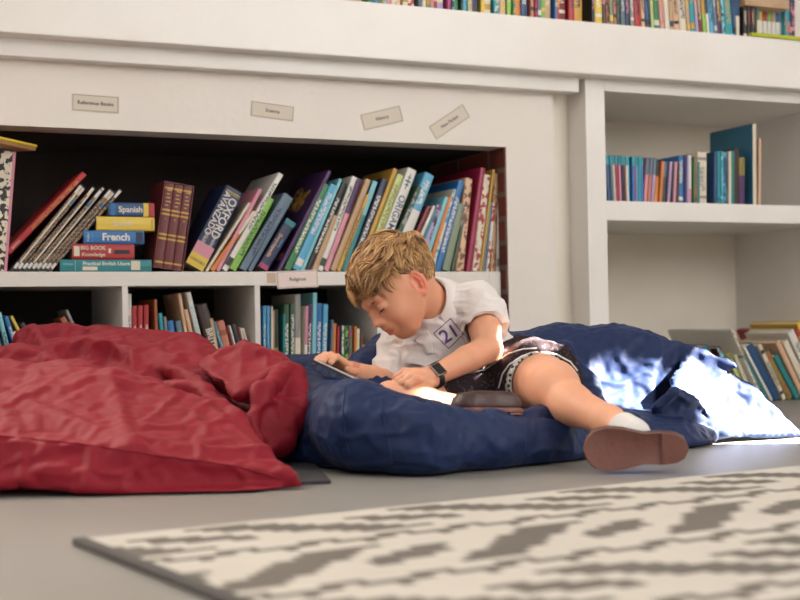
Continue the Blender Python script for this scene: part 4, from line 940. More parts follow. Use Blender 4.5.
cut_local(g, J['al'] + dsh * .010, dsh, J['al'], .1); V, F = g.surface(); e_obj('sock', V + vnormals(V, F) * (np.sin((V @ dsh) * 900) * .0006)[:, None], F, SOCK, ROOT, BASE)
# ---- watch
g = Grid(J['wl'] - .06, J['wl'] + .06, .0015); wx = nrm(J['wl'] - J['el']); wc = J['wl'] - wx * .006 - np.array((0, 0, .003))
g.cone(wc - wx * .0075, wc + wx * .0075, .0245, .0232, .002); cut_local(g, wc + wx * .0075, wx, wc, .06); cut_local(g, wc - wx * .0075, -wx, wc, .06)
V, F = g.surface(); e_obj('watch_strap', V, F, mat('black_silicone', (24, 24, 27), .5), ROOT, BASE)
fn = nrm(np.array((-.1, -.92, .38)) - wx * (np.array((-.1, -.92, .38)) @ wx)); fy = np.cross(fn, wx)
M = Matrix([list(to_world(np.array([v_]))[0] - np.array((CAM.x, CAM.y, 0))) for v_ in (wx, fy, fn)]).transposed().to_4x4()
loc = Vector(to_world(np.array([wc + fn * .0245]))[0] - BASE)
w_ = link('watch_case', box_me('watch_case', -.0125, .0125, -.0145, .0145, -.004, .0035, .0025, 3), mat('steel_case', (160, 158, 156), .25, Metallic=1.0), ROOT, smooth=True); w_.matrix_local = Matrix.Translation(loc) @ M
w2 = link('watch_face', box_me('watch_face', -.0108, .0108, -.0128, .0128, .002, .0045, .0015, 2), mat('black_glass', (10, 10, 14), .08), ROOT); w2.parent = w_
w3 = link('watch_crown', box_me('watch_crown', -.0025, .0025, .014, .0165, -.002, .0015, .0008, 2), MATS['steel_case'], ROOT); w3.parent = w_
# ---- tablet held in the right hand
ta, tb = E(313.5, 359, 2.70), E(353, 377.5, 2.665); tx = nrm(tb - ta); tz = nrm(np.cross(tx, (0.0, 1, -.005))); tz = tz if tz[2] > 0 else -tz; ty = np.cross(tz, tx)
if ty[1] < 0: ty = -ty
W_ = dE(ta, tb)
tb_o = thing('tablet', 'thin dark tablet with a pale rim held in the boy\'s right hand', 'tablet', tuple(to_world(np.array([ta]))[0]))
def slab(name, z0, z1, e, m):
    V = [ta * 0 + tx * a_ + ty * b_ + tz * c_ for c_ in (z0, z1) for b_ in (-.0 + e, .125 - e) for a_ in (0 + e, W_ - e)]
    V = np.array(V); Vw = to_world(V) - to_world(np.zeros((1, 3))); fs = [(0, 2, 3, 1), (4, 5, 7, 6), (0, 1, 5, 4), (2, 6, 7, 3), (0, 4, 6, 2), (1, 3, 7, 5)]
    me = mesh(name, Vw, fs); bm = bmesh.new(); bm.from_mesh(me); bmesh.ops.recalc_face_normals(bm, faces=bm.faces[:]); bmesh.ops.bevel(bm, geom=bm.edges[:], offset=.0008, segments=2, affect='EDGES'); bm.to_mesh(me); bm.free(); return link(name, me, m, tb_o)
slab('back_shell', -.007, -.0015, 0, mat('black_case', (30, 30, 36), .5)); slab('rim', -.0015, .0015, .0004, mat('pale_rim', (214, 206, 206), .4)); slab('screen', .0013, .0021, .006, MATS['black_glass'])

for o in list(ROOT.children):                                # small pieces belong to the garment they are sewn on
    n_ = o.name.split('.')[0]
    if n_ in ('collar', 'placket', 'button', 'badge_frame', 'number'): o.parent = POLO
    elif n_ in ('piping', 'hem_piping', 'boxer_hem'): o.parent = SHORTS
# ------------------------------------------------------------------ bean bags
def canvas(name, c1, c2, rough=.6):
    m = mat(name, c1, rough); nt, b, N = nodes(m); b.inputs['Specular IOR Level'].default_value = .28; b.inputs['Sheen Weight'].default_value = .03; b.inputs['Sheen Roughness'].default_value = .4
    tc = N('ShaderNodeTexCoord'); n = N('ShaderNodeTexNoise'); n.inputs['Scale'].default_value = 5; n.inputs['Detail'].default_value = 4; L(nt, tc.outputs['Object'], n.inputs['Vector'])
    L(nt, mix_n(nt, n.outputs[0], lin(c1), lin(c2)), b.inputs['Base Color'])
    w = N('ShaderNodeTexNoise'); w.inputs['Scale'].default_value = 11; w.inputs['Detail'].default_value = 3; w.inputs['Distortion'].default_value = .8; L(nt, tc.outputs['Object'], w.inputs['Vector'])
    bp = N('ShaderNodeBump'); bp.inputs['Strength'].default_value = .3; bp.inputs['Distance'].default_value = .008; L(nt, w.outputs[0], bp.inputs['Height']); L(nt, bp.outputs[0], b.inputs['Normal']); return m
NAVY = canvas('navy_nylon', (26, 44, 84), (20, 36, 72)); RED = canvas('red_nylon', (140, 16, 36), (124, 12, 30))
def crumple(V, F, specs, off=0.0):
    N_ = vnormals(V, F); w = 0
    wp = V + .03 * np.stack([vnoise(V * 9 + k * 17., k) for k in range(3)], 1)
    for s_, sd_, a_ in specs: w = w + np.maximum(0, 1 - 3.0 * np.abs(vnoise(wp * np.array(s_) + sd_, sd_))) * a_
    return V + N_ * (w - off)[:, None]
def drape(V, F, frames=11, grow=.10, stiff=.5, press=0.0, keep=None, bend=4.0):
    """let the fabric buckle: a short cloth settling of the sewn cover, a little too large for its filling"""
    me = np_mesh('cloth', V, F); o = bpy.data.objects.new('cloth', me); COL.objects.link(o)
    vg = o.vertex_groups.new(name='pin'); z = V[:, 2]; w = np.full(len(V), stiff) if keep is None else keep
    w = np.where(z < .012, 1.0, w)
    for q in np.unique(np.round(w, 2)): vg.add([int(i) for i in np.nonzero(np.round(w, 2) == q)[0]], float(q), 'REPLACE')
    md = o.modifiers.new('Cloth', 'CLOTH'); c = md.settings; c.quality = 6; c.mass = .25; c.tension_stiffness = 18; c.compression_stiffness = 18; c.shear_stiffness = 8; c.bending_stiffness = 4.0
    c.tension_damping = 8; c.compression_damping = 8; c.shear_damping = 8; c.bending_damping = .5; c.air_damping = 2
    c.shrink_min = -grow; c.bending_stiffness = bend; c.vertex_group_mass = 'pin'; c.pin_stiffness = .25
    md.collision_settings.use_collision = False; md.collision_settings.use_self_collision = False
    if press: c.use_pressure = True; c.uniform_pressure_force = press
    md.point_cache.frame_start = 1; md.point_cache.frame_end = frames + 1
    for fr in range(1, frames + 1): scene.frame_set(fr)
    ev = o.evaluated_get(bpy.context.evaluated_depsgraph_get()).data
    W = np.empty(len(V) * 3, np.float32); ev.vertices.foreach_get('co', W); bpy.data.objects.remove(o); scene.frame_set(1)
    return W.reshape(-1, 3).astype(float)
def seamline(bv, pts, r, name, m, root, base, off=.0005, n=8):
    out = []
    for (x0, y0), (x1, y1) in zip(pts[:-1], pts[1:]):
        for t in np.linspace(0, 1, n)[:-1]:
            q, nn = on_surface(bv, x0 + (x1 - x0) * t, y0 + (y1 - y0) * t, off, 2.5); out.append(tuple(q))
    out = np.array(out)
    for i in range(1, len(out)):
        if np.linalg.norm(out[i] - out[i-1]) > .06: out[i] = out[i-1] + (out[i] - out[i-1]) * .15
    v, f = tubes([out], [np.full(len(out), r)], 6); return link(name, np_mesh(name, v - np.array(base), f), m, root, smooth=True)
# navy
g = Grid((-.42, 2.24, -.01), (.98, 3.36, .34), .0078)
g.ell(E(430, 440, 2.86), (.40, .38, .095), None, .04)
g.ell(E(560, 440, 2.98), (.34, .26, .08), None, .05)
# under and beside the boy
g.cone(E(395, 402, 2.86), E(480, 418, 2.86), .055, .05, .03)
g.cone(E(545, 432, 2.78), E(520, 425, 2.95), .05, .06, .03)
# front roll
g.chain([E(330, 424, 2.66), E(358, 424, 2.47), E(420, 440, 2.43), E(485, 440, 2.50), E(545, 438, 2.62), E(585, 440, 2.74)], [.070, .078, .068, .058, .052, .040], .03)
g.chain([E(344, 392, 2.50), E(385, 406, 2.44), E(440, 424, 2.42)], [.020, .028, .03], .012)
g.chain([E(348, 380, 2.53), E(350, 418, 2.405), E(356, 448, 2.42)], [.008, .012, .008], .02)
g.tri(E(342, 379, 2.56), E(384, 395, 2.45), E(352, 450, 2.41), .006, .015); g.tri(E(384, 395, 2.45), E(392, 455, 2.40), E(352, 450, 2.41), .006, .015)
# left, darker folds towards the red bag
g.chain([E(262, 398, 2.95), E(300, 402, 2.80), E(345, 406, 2.66)], [.066, .068, .050], .02)
g.chain([E(268, 370, 3.12), E(320, 372, 3.0), E(365, 388, 2.86)], [.035, .035, .05], .012)
g.chain([E(300, 418, 2.66), E(338, 400, 2.58)], [.05, .035], .012)
g.chain([E(345, 384, 2.92), E(375, 366, 2.98), E(392, 352, 3.08)], [.03, .045, .05], .015)
# raised back
g.chain([E(380, 385, 3.1), E(500, 372, 3.14), E(560, 366, 3.12), E(618, 364, 3.12), E(648, 368, 3.10)], [.07, .088, .094, .090, .082], .03)
g.tri(E(505, 345, 3.08), E(646, 338, 3.08), E(650, 425, 2.94), .012, .03); g.tri(E(505, 345, 3.08), E(650, 425, 2.94), E(560, 420, 2.86), .012, .03)
g.chain([E(566, 345, 3.02), E(590, 385, 2.95), E(600, 420, 2.90)], [.012, .016, .02], .03)
# right lobe with the open fold
g.chain([E(672, 375, 3.12), E(700, 378, 3.10), E(745, 402, 3.06), E(790, 431, 3.02)], [.062, .056, .036, .010], .014)
g.tri(E(688, 349, 3.08), E(797, 436, 3.02), E(722, 434, 2.93), .008, .012); g.tri(E(688, 349, 3.08), E(722, 434, 2.93), E(672, 388, 2.93), .008, .012)
g.chain([E(676, 346, 3.06), E(703, 354, 3.06), E(735, 366, 3.05)], [.012, .012, .007], .02)
g.tri(E(655, 408, 2.88), E(676, 391, 2.88), E(720, 437, 2.95), .006, .008); g.tri(E(655, 408, 2.88), E(720, 437, 2.95), E(655, 440, 2.94), .006, .008)
g.chain([E(655, 408, 2.87), E(674, 391, 2.87), E(696, 400, 2.90), E(720, 424, 2.94)], [.008, .010, .009, .006], .006)
g.cone(E(655, 352, 2.98), E(666, 396, 2.92), .016, .012, .02, op='c'); g.cone(E(636, 366, 2.93), E(668, 352, 3.0), .012, .014, .015, op='c')
g.cone(E(735, 405, 2.99), E(700, 372, 3.0), .006, .008, .02, op='c')
for a, b, r in (((420, 404, 2.42), (560, 420, 2.60), .008), ((395, 430, 2.34), (470, 462, 2.36), .007), ((452, 418, 2.38), (500, 452, 2.42), .006), ((560, 335, 3.0), (530, 352, 3.0), .01), ((600, 335, 3.0), (622, 352, 3.0), .01), ((300, 385, 2.8), (340, 408, 2.62), .01), ((312, 400, 2.70), (330, 450, 2.55), .01), ((352, 440, 2.37), (385, 470, 2.34), .006)):
    g.cone(E(*a), E(*b), r, r * .8, .018, op='c')
g.floor_cut(.0025); V, F = g.surface(); del g
zz0 = V[:, 2].copy()
V = vsmooth(V, F, 2, .5); V = crumple(V, F, (((6, 6, 11), 3, .008), ((13, 11, 20), 8, .003)), .003); V = drape(V, F); V = vsmooth(V, F, 1, .5); V[:, 2] = np.where(zz0 < .008, zz0, np.maximum(V[:, 2], .003))
BB = np.array(to_world(np.array([[*E(450, 430, 2.8)[:2], 0]]))[0]); bb = thing('bean_bag', 'large crumpled navy blue bean bag the boy lies on, sunlit at its right end', 'bean bag', BB)
NB = e_obj('cover', V, F, NAVY, bb, BB); NB.modifiers.new('Subdivision', 'SUBSURF').render_levels = 1; bvn = bvh_of(V, F)
seamline(bvn, [(381, 397), (383, 415), (388, 440), (394, 466)], .0016, 'seam', NAVY, NB, BB)
seamline(bvn, [(345, 388), (343, 410), (346, 440), (352, 462)], .0016, 'seam', NAVY, NB, BB)
# red
g = Grid((-1.05, 2.10, -.01), (-.13, 3.30, .36), .0078)
g.ell(E(40, 440, 2.76), (.50, .40, .12), None, .03)
g.chain([E(-90, 400, 2.60), E(0, 402, 2.58), E(70, 404, 2.56), E(130, 412, 2.54), E(200, 430, 2.50)], [.085, .080, .075, .065, .045], .02)
def quad(g, a, b, c, d, r, k): g.tri(E(*a), E(*b), E(*c), r, k); g.tri(E(*a), E(*c), E(*d), r, k)
quad(g, (-60, 375, 2.52), (110, 378, 2.50), (130, 452, 2.23), (-60, 436, 2.23), .012, .02); quad(g, (110, 378, 2.50), (200, 398, 2.46), (292, 478, 2.24), (130, 452, 2.23), .010, .02)
quad(g, (-60, 436, 2.23), (130, 452, 2.22), (120, 492, 2.19), (-60, 480, 2.20), .007, .01); quad(g, (130, 452, 2.22), (292, 480, 2.24), (302, 487, 2.245), (120, 492, 2.19), .006, .01)
g.tri(E(120, 492, 2.19), E(250, 492, 2.19), E(302, 487, 2.25), .005, .008)
g.ell(E(20, 470, 2.44), (.40, .19, .055), None, .02)
# middle pillow crest and the flat lobe behind
g.chain([E(-60, 368, 2.85), E(20, 366, 2.84), E(62, 372, 2.82), (E(92, 392, 2.76))], [.045, .042, .042, .04], .012)
g.chain([E(34, 346, 3.02), E(60, 344, 3.04), E(100, 346, 3.04), E(160, 352, 3.0), E(205, 372, 2.94)], [.050, .048, .048, .045, .04], .02)
g.ell(E(110, 400, 2.96), (.28, .22, .15), None, .02)
g.chain([E(36, 328, 2.98), E(48, 350, 2.90), E(58, 372, 2.80)], [.010, .012, .012], .015)
g.chain([E(94, 331, 3.0), E(140, 347, 2.90), E(176, 366, 2.80), E(202, 388, 2.68)], [.016, .016, .017, .016], .015)
g.tri(E(94, 332, 3.0), E(190, 334, 3.0), E(202, 386, 2.68), .010, .012); g.tri(E(190, 334, 3.0), E(214, 356, 2.9), E(202, 386, 2.68), .010, .012)
g.tri(E(10, 354, 2.96), E(34, 326, 3.0), E(58, 374, 2.80), .010, .012)
g.cone(E(72, 346, 2.86), E(100, 372, 2.70), .030, .028, .03, op='c'); g.cone(E(100, 352, 2.84), E(165, 378, 2.66), .024, .020, .025, op='c')
# right lobe
quad(g, (286, 370, 2.66), (298, 390, 2.62), (285, 440, 2.54), (252, 420, 2.52), .008, .012); g.tri(E(262, 392, 2.56), E(285, 440, 2.54), E(262, 452, 2.50), .008, .012)
g.chain([E(235, 372, 2.74), E(266, 378, 2.72), E(280, 400, 2.66), E(272, 428, 2.60)], [.044, .052, .052, .042], .010)
g.chain([E(200, 362, 2.72), E(222, 352, 2.72), E(244, 346, 2.72), E(260, 352, 2.68)], [.008, .010, .010, .010], .012)
g.tri(E(198, 364, 2.70), E(244, 346, 2.72), E(240, 396, 2.58), .006, .010); g.tri(E(244, 346, 2.72), E(284, 368, 2.66), E(240, 396, 2.58), .008, .012)
g.chain([E(286, 370, 2.64), E(262, 392, 2.55), E(250, 420, 2.50), E(258, 446, 2.48)], [.012, .014, .014, .012], .014)
g.chain([E(296, 376, 2.66), E(297, 408, 2.60), E(280, 440, 2.54), E(262, 452, 2.50)], [.018, .022, .020, .010], .010)
g.chain([E(168, 388, 2.56), E(206, 394, 2.50), E(238, 420, 2.42), (E(262, 452, 2.34))], [.016, .018, .018, .015], .012)
g.chain([E(120, 384, 2.56), E(150, 388, 2.52), E(172, 400, 2.46), E(198, 424, 2.38)], [.012, .014, .014, .01], .012)
g.chain([E(206, 400, 2.52), E(222, 420, 2.46)], [.012, .012], .006)
g.cone(E(200, 378, 2.60), E(216, 386, 2.62), .014, .014, .012, op='c'); g.cone(E(214, 384, 2.56), E(244, 432, 2.46), .010, .008, .010, op='c')
g.cone(E(228, 440, 2.40), E(288, 470, 2.30), .008, .004, .012, op='c')
for a, b, r in (((20, 458, 2.19), (100, 462, 2.19), .003), ((180, 470, 2.20), (240, 476, 2.21), .003)): g.cone(E(*a), E(*b), r, r * .8, .015, op='c')
g.floor_cut(.0025); V, F = g.surface(); del g
zz0 = V[:, 2].copy()
V = vsmooth(V, F, 2, .5); V = crumple(V, F, (((5, 5, 10), 23, .010), ((13, 11, 20), 28, .004)), .004); V = drape(V, F, grow=.07, bend=9.0); V = vsmooth(V, F, 1, .5); V[:, 2] = np.where(zz0 < .008, zz0, np.maximum(V[:, 2], .003))
BR = np.array(to_world(np.array([[*E(100, 460, 2.6)[:2], 0]]))[0]); br = thing('bean_bag', 'large crumpled red bean bag lying at the left of the boy', 'bean bag', BR)
RB = e_obj('cover', V, F, RED, br, BR); RB.modifiers.new('Subdivision', 'SUBSURF').render_levels = 1; bvr = bvh_of(V, F)
seamline(bvr, [(-20, 434), (40, 440), (80, 444), (130, 451), (160, 456), (200, 461), (240, 467), (285, 480)], .0014, 'seam', RED, RB, BR)
# dark fabric tag lying by the tip of the red bag
p0 = [onZ(x, y, 0.0) for x, y in ((286, 486), (331, 484), (322, 474), (310, 464), (282, 466))]
bm = bmesh.new(); n = len(p0); c_ = sum(p0, Vector()) / n
lo_ = [bm.verts.new((p.x - c_.x, p.y - c_.y, .001)) for p in p0]; hi_ = [bm.verts.new((p.x - c_.x, p.y - c_.y, .006 + .006 * (i > 2))) for i, p in enumerate(p0)]
bm.faces.new(hi_[::-1]); bm.faces.new(lo_)
for i in range(n): bm.faces.new((lo_[i], lo_[(i+1) % n], hi_[(i+1) % n], hi_[i]))
bmesh.ops.recalc_face_normals(bm, faces=bm.faces[:]); me = bpy.data.meshes.new('fabric_tag'); bm.to_mesh(me); bm.free()
tg = link('fabric_tag', me, canvas('charcoal_cloth', (62, 60, 62), (48, 47, 50)), loc=(c_.x, c_.y, 0)); tag(tg, 'flat charcoal fabric tag on the floor beside the tip of the red bean bag', 'fabric tag')
# ------------------------------------------------------------------ rug
A_, B_, C_ = onZ(82, 545, 0), onZ(800, 470, 0), onZ(194, 600, 0)
rx = (B_ - A_).normalized(); ry = Vector((rx.y, -rx.x, 0)); ry = ry if ry.dot(C_ - A_) > 0 else -ry
sk = (C_ - A_).normalized(); print('rug', A_, rx, sk, sk.dot(rx))
def rugmat():
    m = mat('woven_rug', (205, 196, 180), .95); nt, b, N = nodes(m); tc = N('ShaderNodeTexCoord'); sp = N('ShaderNodeSeparateXYZ'); L(nt, tc.outputs['Object'], sp.inputs[0])
    M_ = lambda op, a, b_=None, c=None: math_n(nt, op, a, b_, c)
    cw, ch = .018, .018
    u = M_('FLOOR', M_('DIVIDE', sp.outputs['X'], cw)); v = M_('FLOOR', M_('DIVIDE', sp.outputs['Y'], ch))
    # broad broken zigzag rows with a fine zigzag line between
    vr = M_('FLOORED_MODULO', v, 14); row_ = M_('FLOOR', M_('DIVIDE', v, 14))
    sgn = M_('SUBTRACT', M_('MULTIPLY', M_('FLOORED_MODULO', row_, 2), 2), 1)
    big = M_('FLOORED_MODULO', M_('ADD', M_('ADD', u, M_('MULTIPLY', sgn, M_('MULTIPLY', vr, 1.3))), M_('MULTIPLY', row_, 5)), 17)
    f1 = M_('MULTIPLY', M_('LESS_THAN', big, 5.5), M_('MULTIPLY', M_('GREATER_THAN', vr, 3.5), M_('LESS_THAN', vr, 12.5)))
    zz_ = M_('ABSOLUTE', M_('SUBTRACT', M_('FLOORED_MODULO', u, 6), 3))
    f2 = M_('LESS_THAN', M_('ABSOLUTE', M_('SUBTRACT', vr, M_('ADD', M_('MULTIPLY', zz_, .55), .6))), .75)
    dm = M_('ADD', M_('ABSOLUTE', M_('SUBTRACT', big, 11)), M_('MULTIPLY', M_('ABSOLUTE', M_('SUBTRACT', vr, 8)), 1.0))
    f3 = M_('LESS_THAN', dm, 3.2)
    f = M_('MAXIMUM', f1, M_('MAXIMUM', f2, f3))
    n = N('ShaderNodeTexNoise'); n.inputs['Scale'].default_value = 120; L(nt, tc.outputs['Object'], n.inputs['Vector'])
    n2 = N('ShaderNodeTexNoise'); n2.inputs['Scale'].default_value = 6; L(nt, tc.outputs['Object'], n2.inputs['Vector'])
    c1 = mix_n(nt, n2.outputs[0], lin((198, 192, 182)), lin((184, 178, 168))); c2 = mix_n(nt, n2.outputs[0], lin((112, 104, 96)), lin((92, 86, 80)))
    L(nt, mix_n(nt, f, c1, c2), b.inputs['Base Color'])
    w = N('ShaderNodeTexWave'); w.inputs['Scale'].default_value = 60; w.inputs['Distortion'].default_value = 2; L(nt, tc.outputs['Object'], w.inputs['Vector'])
    bp = N('ShaderNodeBump'); bp.inputs['Strength'].default_value = .5; bp.inputs['Distance'].default_value = .003; L(nt, w.outputs[0], bp.inputs['Height']); L(nt, bp.outputs[0], b.inputs['Normal']); return m
rug = link('rug', box_me('rug', 0, 2.0, -1.45, 0, 0, .008, .003), rugmat(), loc=(A_.x, A_.y, .0005)); rug.rotation_euler = (0, 0, math.atan2(rx.y, rx.x)); tag(rug, 'flat-woven cream and grey zigzag rug on the floor in the foreground', 'rug')
# shear-free: the short dark binding follows the left edge
bd = link('binding', box_me('binding', -.012, .006, -1.45, .004, .0, .0095, .003), mat('dark_binding', (74, 70, 68), .9), rug)
v, f = tubes(PURPLE_SCRIPT[0], [np.full(60, .0016)] * 4, 5); link('script_title', np_mesh('script_title', v, f), mat('ink_gold', CN['gold'], .4), PURPLE_SCRIPT[1], smooth=True)
# ------------------------------------------------------------------ shelf labels
CARD = mat('laminated_card', (206, 196, 180), .55); EDGE = mat('card_border', (120, 116, 104), .5)
def card(px, py, wpx, hpx, ang, text, Y, lab, col=CARD, sx=1.0):
    c = onY(px, py, Y); s = abs(onY(px + 10, py, Y).x - onY(px - 10, py, Y).x) / 20; sz = abs(onY(px, py + 10, Y).z - onY(px, py - 10, Y).z) / 20
    w, h = wpx * s, hpx * sz
    o = thing('label_card', lab, 'label', (c.x, Y, c.z), 'laminated shelf labels'); o.rotation_euler = (0, R(-ang), 0)
    link('card', box_me('card', -w/2, w/2, -.0012, 0, -h/2, h/2, .0004, 1), col, o)
    bm = bmesh.new(); e = .0022; t = .0011
    for q in ((-w/2+e, w/2-e, h/2-e-t, h/2-e), (-w/2+e, w/2-e, -h/2+e, -h/2+e+t), (-w/2+e, -w/2+e+t, -h/2+e, h/2-e), (w/2-e-t, w/2-e, -h/2+e, h/2-e)): add_box(bm, q[0], q[1], -.0015, -.0011, q[2], q[3])
    me = bpy.data.meshes.new('border'); bm.to_mesh(me); bm.free(); link('border', me, EDGE, o)
    me = text_me(text, .0135, bold=.0002, sx=sx); xform(me, Matrix.Translation((0, -.0014, 0)) @ Matrix.Rotation(R(90), 4, 'X')); link('lettering', me, mat('ink_black', (30, 28, 28), .6), o)
    return o
card(95.5, 103.6, 47, 17, -1, 'Reference Books', -.0005, 'laminated label reading Reference Books on the wall above the comic albums')
card(272.5, 111.2, 43, 15.5, -5, 'Science', -.0005, 'laminated label reading Science on the wall above the shelf opening')
card(382, 118, 41, 16.5, 15, 'History', -.0005, 'laminated label reading History tilted up on the wall')
card(449.5, 121.8, 41, 15.5, 33, 'Non Fiction', -.0005, 'laminated label reading Non Fiction, the most steeply tilted of the wall labels')
card(297.5, 279.2, 41, 17.5, 2, 'Religions', YB - .0006, 'pink-edged label reading Religions stuck on the edge of the low unit', mat('pink_card', (226, 206, 198), .4))
# tan sticky mark left on the top board beside the label
mk_ = onY(271, 278, YB); st = link('tape_mark', box_me('tape_mark', -.012, .014, -.0006, 0, -.014, .014), mat('old_tape', (196, 172, 148), .5), UNIT); st.location = (mk_.x - UNIT.location.x, mk_.y - UNIT.location.y, mk_.z)
# ------------------------------------------------------------------ far left: shallow yellow-rimmed tray on the patterned book
tz_ = onY(20, 148, SB).z
c = onY(36, 147, SB + .02)
tr = thing('tray', 'shallow tan tray with a yellow rim lying on the white patterned book', 'tray', (c.x, c.y, c.z - .004))
tp = [(0, 0), (-.16, .10), (-.30, -.06), (-.14, -.16)]
def plate(pts, z0, z1, name, m, parent, hole=None):
    bm = bmesh.new(); lo_ = [bm.verts.new((x, y, z0)) for x, y in pts]; hi_ = [bm.verts.new((x, y, z1)) for x, y in pts]; n = len(pts); bm.faces.new(lo_); bm.faces.new(hi_[::-1])
    for i in range(n): bm.faces.new((lo_[i], hi_[i], hi_[(i+1) % n], lo_[(i+1) % n]))
    bmesh.ops.recalc_face_normals(bm, faces=bm.faces[:]); bmesh.ops.bevel(bm, geom=bm.edges[:], offset=.001, segments=2, affect='EDGES'); me = bpy.data.meshes.new(name); bm.to_mesh(me); bm.free(); return link(name, me, m, parent)
plate(tp, -.006, .004, 'base', mat('tan_board', (176, 134, 92), .6), tr)
loop = np.array([(x, y, .006) for x, y in tp + tp[:1]]); pts = np.concatenate([loop[i] + (loop[i+1] - loop[i]) * np.linspace(0, 1, 12)[:-1, None] for i in range(4)] + [loop[:1]])
v, f = tubes([pts], [np.full(len(pts), .0045)], 8); link('rim', np_mesh('rim', v, f), mat('yellow_plastic', (226, 200, 60), .4), tr, smooth=True)
# ------------------------------------------------------------------ books leaning on the niche floor
for r in [(705, 400, 692, 349, 5, 'tan', 'cream', 'p', .16), (722, 400, 704, 347.5, 6.5, 'dark green', 'sky', 'v', .16), (735, 400, 717, 348.5, 5, 'maroon', 'aqua', 'v', .16), (746, 400, 727, 355, 4.5, 'pale green', 'olive', 'v', .14), (752, 400, 734, 356, 4.5, 'cream', 'grey', 'p', .16)]:
    stand('floor', YP + .05, 0, r[0], r[1], r[2], r[3], r[4], r[5], r[6], r[7], r[8])
for r in [(762, 401, 731, 330.5, 3.0, 'white', 'tan', 'v', .34), (766, 401, 742, 356, 3.6, 'teal', 'aqua', 'p', .14), (771, 401, 743, 347, 3.2, 'white', 'cream', 'p', .2), (775, 401.5, 747, 347, 8.2, 'dark blue', 'blue', 'p', .2), (784, 401.5, 758, 346, 4.6, 'cream', 'black', 'b', .2), (789.5, 402, 765, 354, 6.5, 'olive', 'rust', 'v', .16),
          (797, 402, 774, 357.5, 6.0, 'teal', 'turquoise', 'p', .16), (804, 402, 776, 343, 5.5, 'peach', 'cream', 'p', .24), (811, 402, 783, 343, 7, 'cream', 'tan', 'p', .22), (820, 402, 788, 333, 8, 'white', 'charcoal', 't', .22), (829, 402, 795, 330, 3.5, 'red', 'gold', 'b', .3), (834, 402, 797, 324, 6, 'yellow', 'olive', 'p', .24)]:
    stand('floor', YP + .03, 0, r[0], r[1], r[2], r[3], r[4], r[5], r[6], r[7], r[8])
# two loose booklets above the red bag, in the leftmost cell
stand('cell1', SC + .05, KB, 78, 340, 65, 311, 4, 'grey', 'tan', 'p', .12); stand('cell1', SC + .02, KB, 74, 345, 60, 319, 7, 'rust', 'tan', 'p', .1)
# ------------------------------------------------------------------ right end of the upper ledge
def ledge(xb, w, ytop, col, acc, mode, dep=.13, dy=0, word=None, ybase=None, z=None):
    y = lb(xb) if ybase is None else ybase; return stand('ledge', YT + dy, ZLT if z is None else z, xb, y, xb - .3, ytop, w, col, acc, mode, dep, True, word=word)
ledge(740, 6.6, -30, 'cream', 'dark blue', 's', .16)
for k in range(3): ledge(747.4 + k * 4, 3.8, 7.5, 'black', ['cream', 'red', 'tan'][k], 'u', .1, .012)
ledge(759.6, 2.4, 8, 'cream', 'teal', 'h', .1, .02)
for k, c_ in enumerate(['yellow', 'red', 'lime', 'tan', 'blue', 'olive']): ledge(763 + k * 4.3, 4.2, 8 + k * .4, 'white', c_, 'h', .12, .05, word=c_ + '-topped')
ledge(790, 5, -24, 'turquoise', 'orange', 'v', .14, .03); ledge(795.5, 8, -26, 'navy', 'pink', 'v', .14, .03)
x0, x1 = onY(745, 8, YT).x, onY(789.5, 8, YT).x; zt = onY(760, 6.5, YT).z
hb = thing('book_rack', 'light wooden top board of a small book rack on the upper ledge', 'book rack', ((x0 + x1) / 2, YT, ZLT))
w_ = x1 - x0; wd = paint('light_wood', (190, 160, 130), (172, 140, 110), 12, .6, .2, 80)
link('top_board', box_me('top_board', -w_/2, w_/2, .0, .15, zt - ZLT, zt - ZLT + .03, .002), wd, hb)
for s in (-1, 1): link('side_board', box_me('side_board', s * w_/2 - .0015, s * w_/2 + .0015, .16, .2, 0, zt - ZLT + .03), wd, hb)
link('back_board', box_me('back_board', -w_/2, w_/2, .19, .2, 0, zt - ZLT + .03), wd, hb)
gm = [onZ(x, y, ZLT + .006) for x, y in ((757, 38.0), (772, 30), (812, 38), (812, 46))]
xa, xb_ = onY(751, 38, YL1).x, onY(815, 45, YL1).x
mt_ = link('mat', box_me('mat', xa, xb_, YL1 - .006, YL1 + .011, ZLT, ZLT + .012, .003), mat('lime_felt', (176, 182, 50), .9)); tag(mt_, 'lime green mat edge sticking out under the books at the right end of the ledge', 'mat')
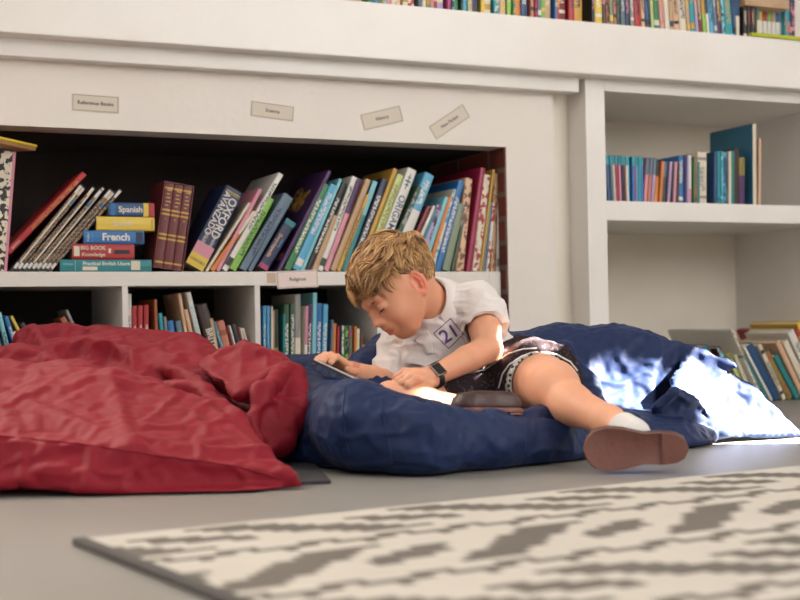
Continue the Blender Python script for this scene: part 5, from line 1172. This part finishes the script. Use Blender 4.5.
# ------------------------------------------------------------------ labels for the rows
PLACE = {'top': 'on the low unit', 'cell1': 'in the leftmost cell', 'cell2': 'in the second cell', 'cell3': 'in the third cell', 'cell4': 'in the fourth cell', 'niche': 'on the niche shelf', 'ledge': 'on the top ledge', 'floor': 'on the niche floor'}
GROUP = {'top': 'books leaning on top of the low unit', 'cell1': 'books in the leftmost cell', 'cell2': 'books in the second cell', 'cell3': 'books in the third cell', 'cell4': 'books in the cell behind the boy', 'niche': 'books on the niche shelf', 'ledge': 'books on the top ledge', 'floor': 'books leaning on the niche floor'}
ORD = ['zeroth', 'first', 'second', 'third', 'fourth', 'fifth', 'sixth', 'seventh', 'eighth', 'ninth', 'tenth', 'eleventh', 'twelfth']
def size_word(o):
    t = o['_t']; h = o['_h']; return ('thin' if t < .011 else 'thick' if t > .024 else '')
def label_rows():
    used = {}
    for z, lst in BOOKS.items():
        lst.sort(key=lambda o: o['_x']); n = len(lst)
        for i, o in enumerate(lst):
            if 'group' not in o: o['group'] = GROUP[z]
            if 'label' in o: used[o['label']] = 1; continue
            o['category'] = 'book'
            w = o['_w']; a = lst[i-1]['_w'] if i else None; b = lst[i+1]['_w'] if i + 1 < n else None
            lb_ = ' '.join(('%s %s book' % (size_word(o), w)).split())
            if a is None: l = '%s %s, leftmost of its row, beside a %s one' % (lb_, PLACE[z], b)
            elif b is None: l = '%s %s, rightmost of its row, beside a %s one' % (lb_, PLACE[z], a)
            else: l = '%s %s between %s and %s ones' % (lb_, PLACE[z], a, b)
            c = 2
            same = [q for q in lst[:i] if q['_w'] == w]
            if l in used:
                l = '%s %s, %s %s one counted from the left' % (lb_, PLACE[z], ORD[min(12, len(same) + 1)], w)
            assert l not in used, l
            used[l] = 1; o['label'] = l
    for lst in BOOKS.values():
        for o in lst:
            for k in ('_w', '_t', '_h', '_x'):
                if k in o: del o[k]
    for o in (RD, WB, o1, o2, o3, o4, o5):
        for k in ('_w', '_t', '_h', '_x'):
            if k in o: del o[k]
label_rows()
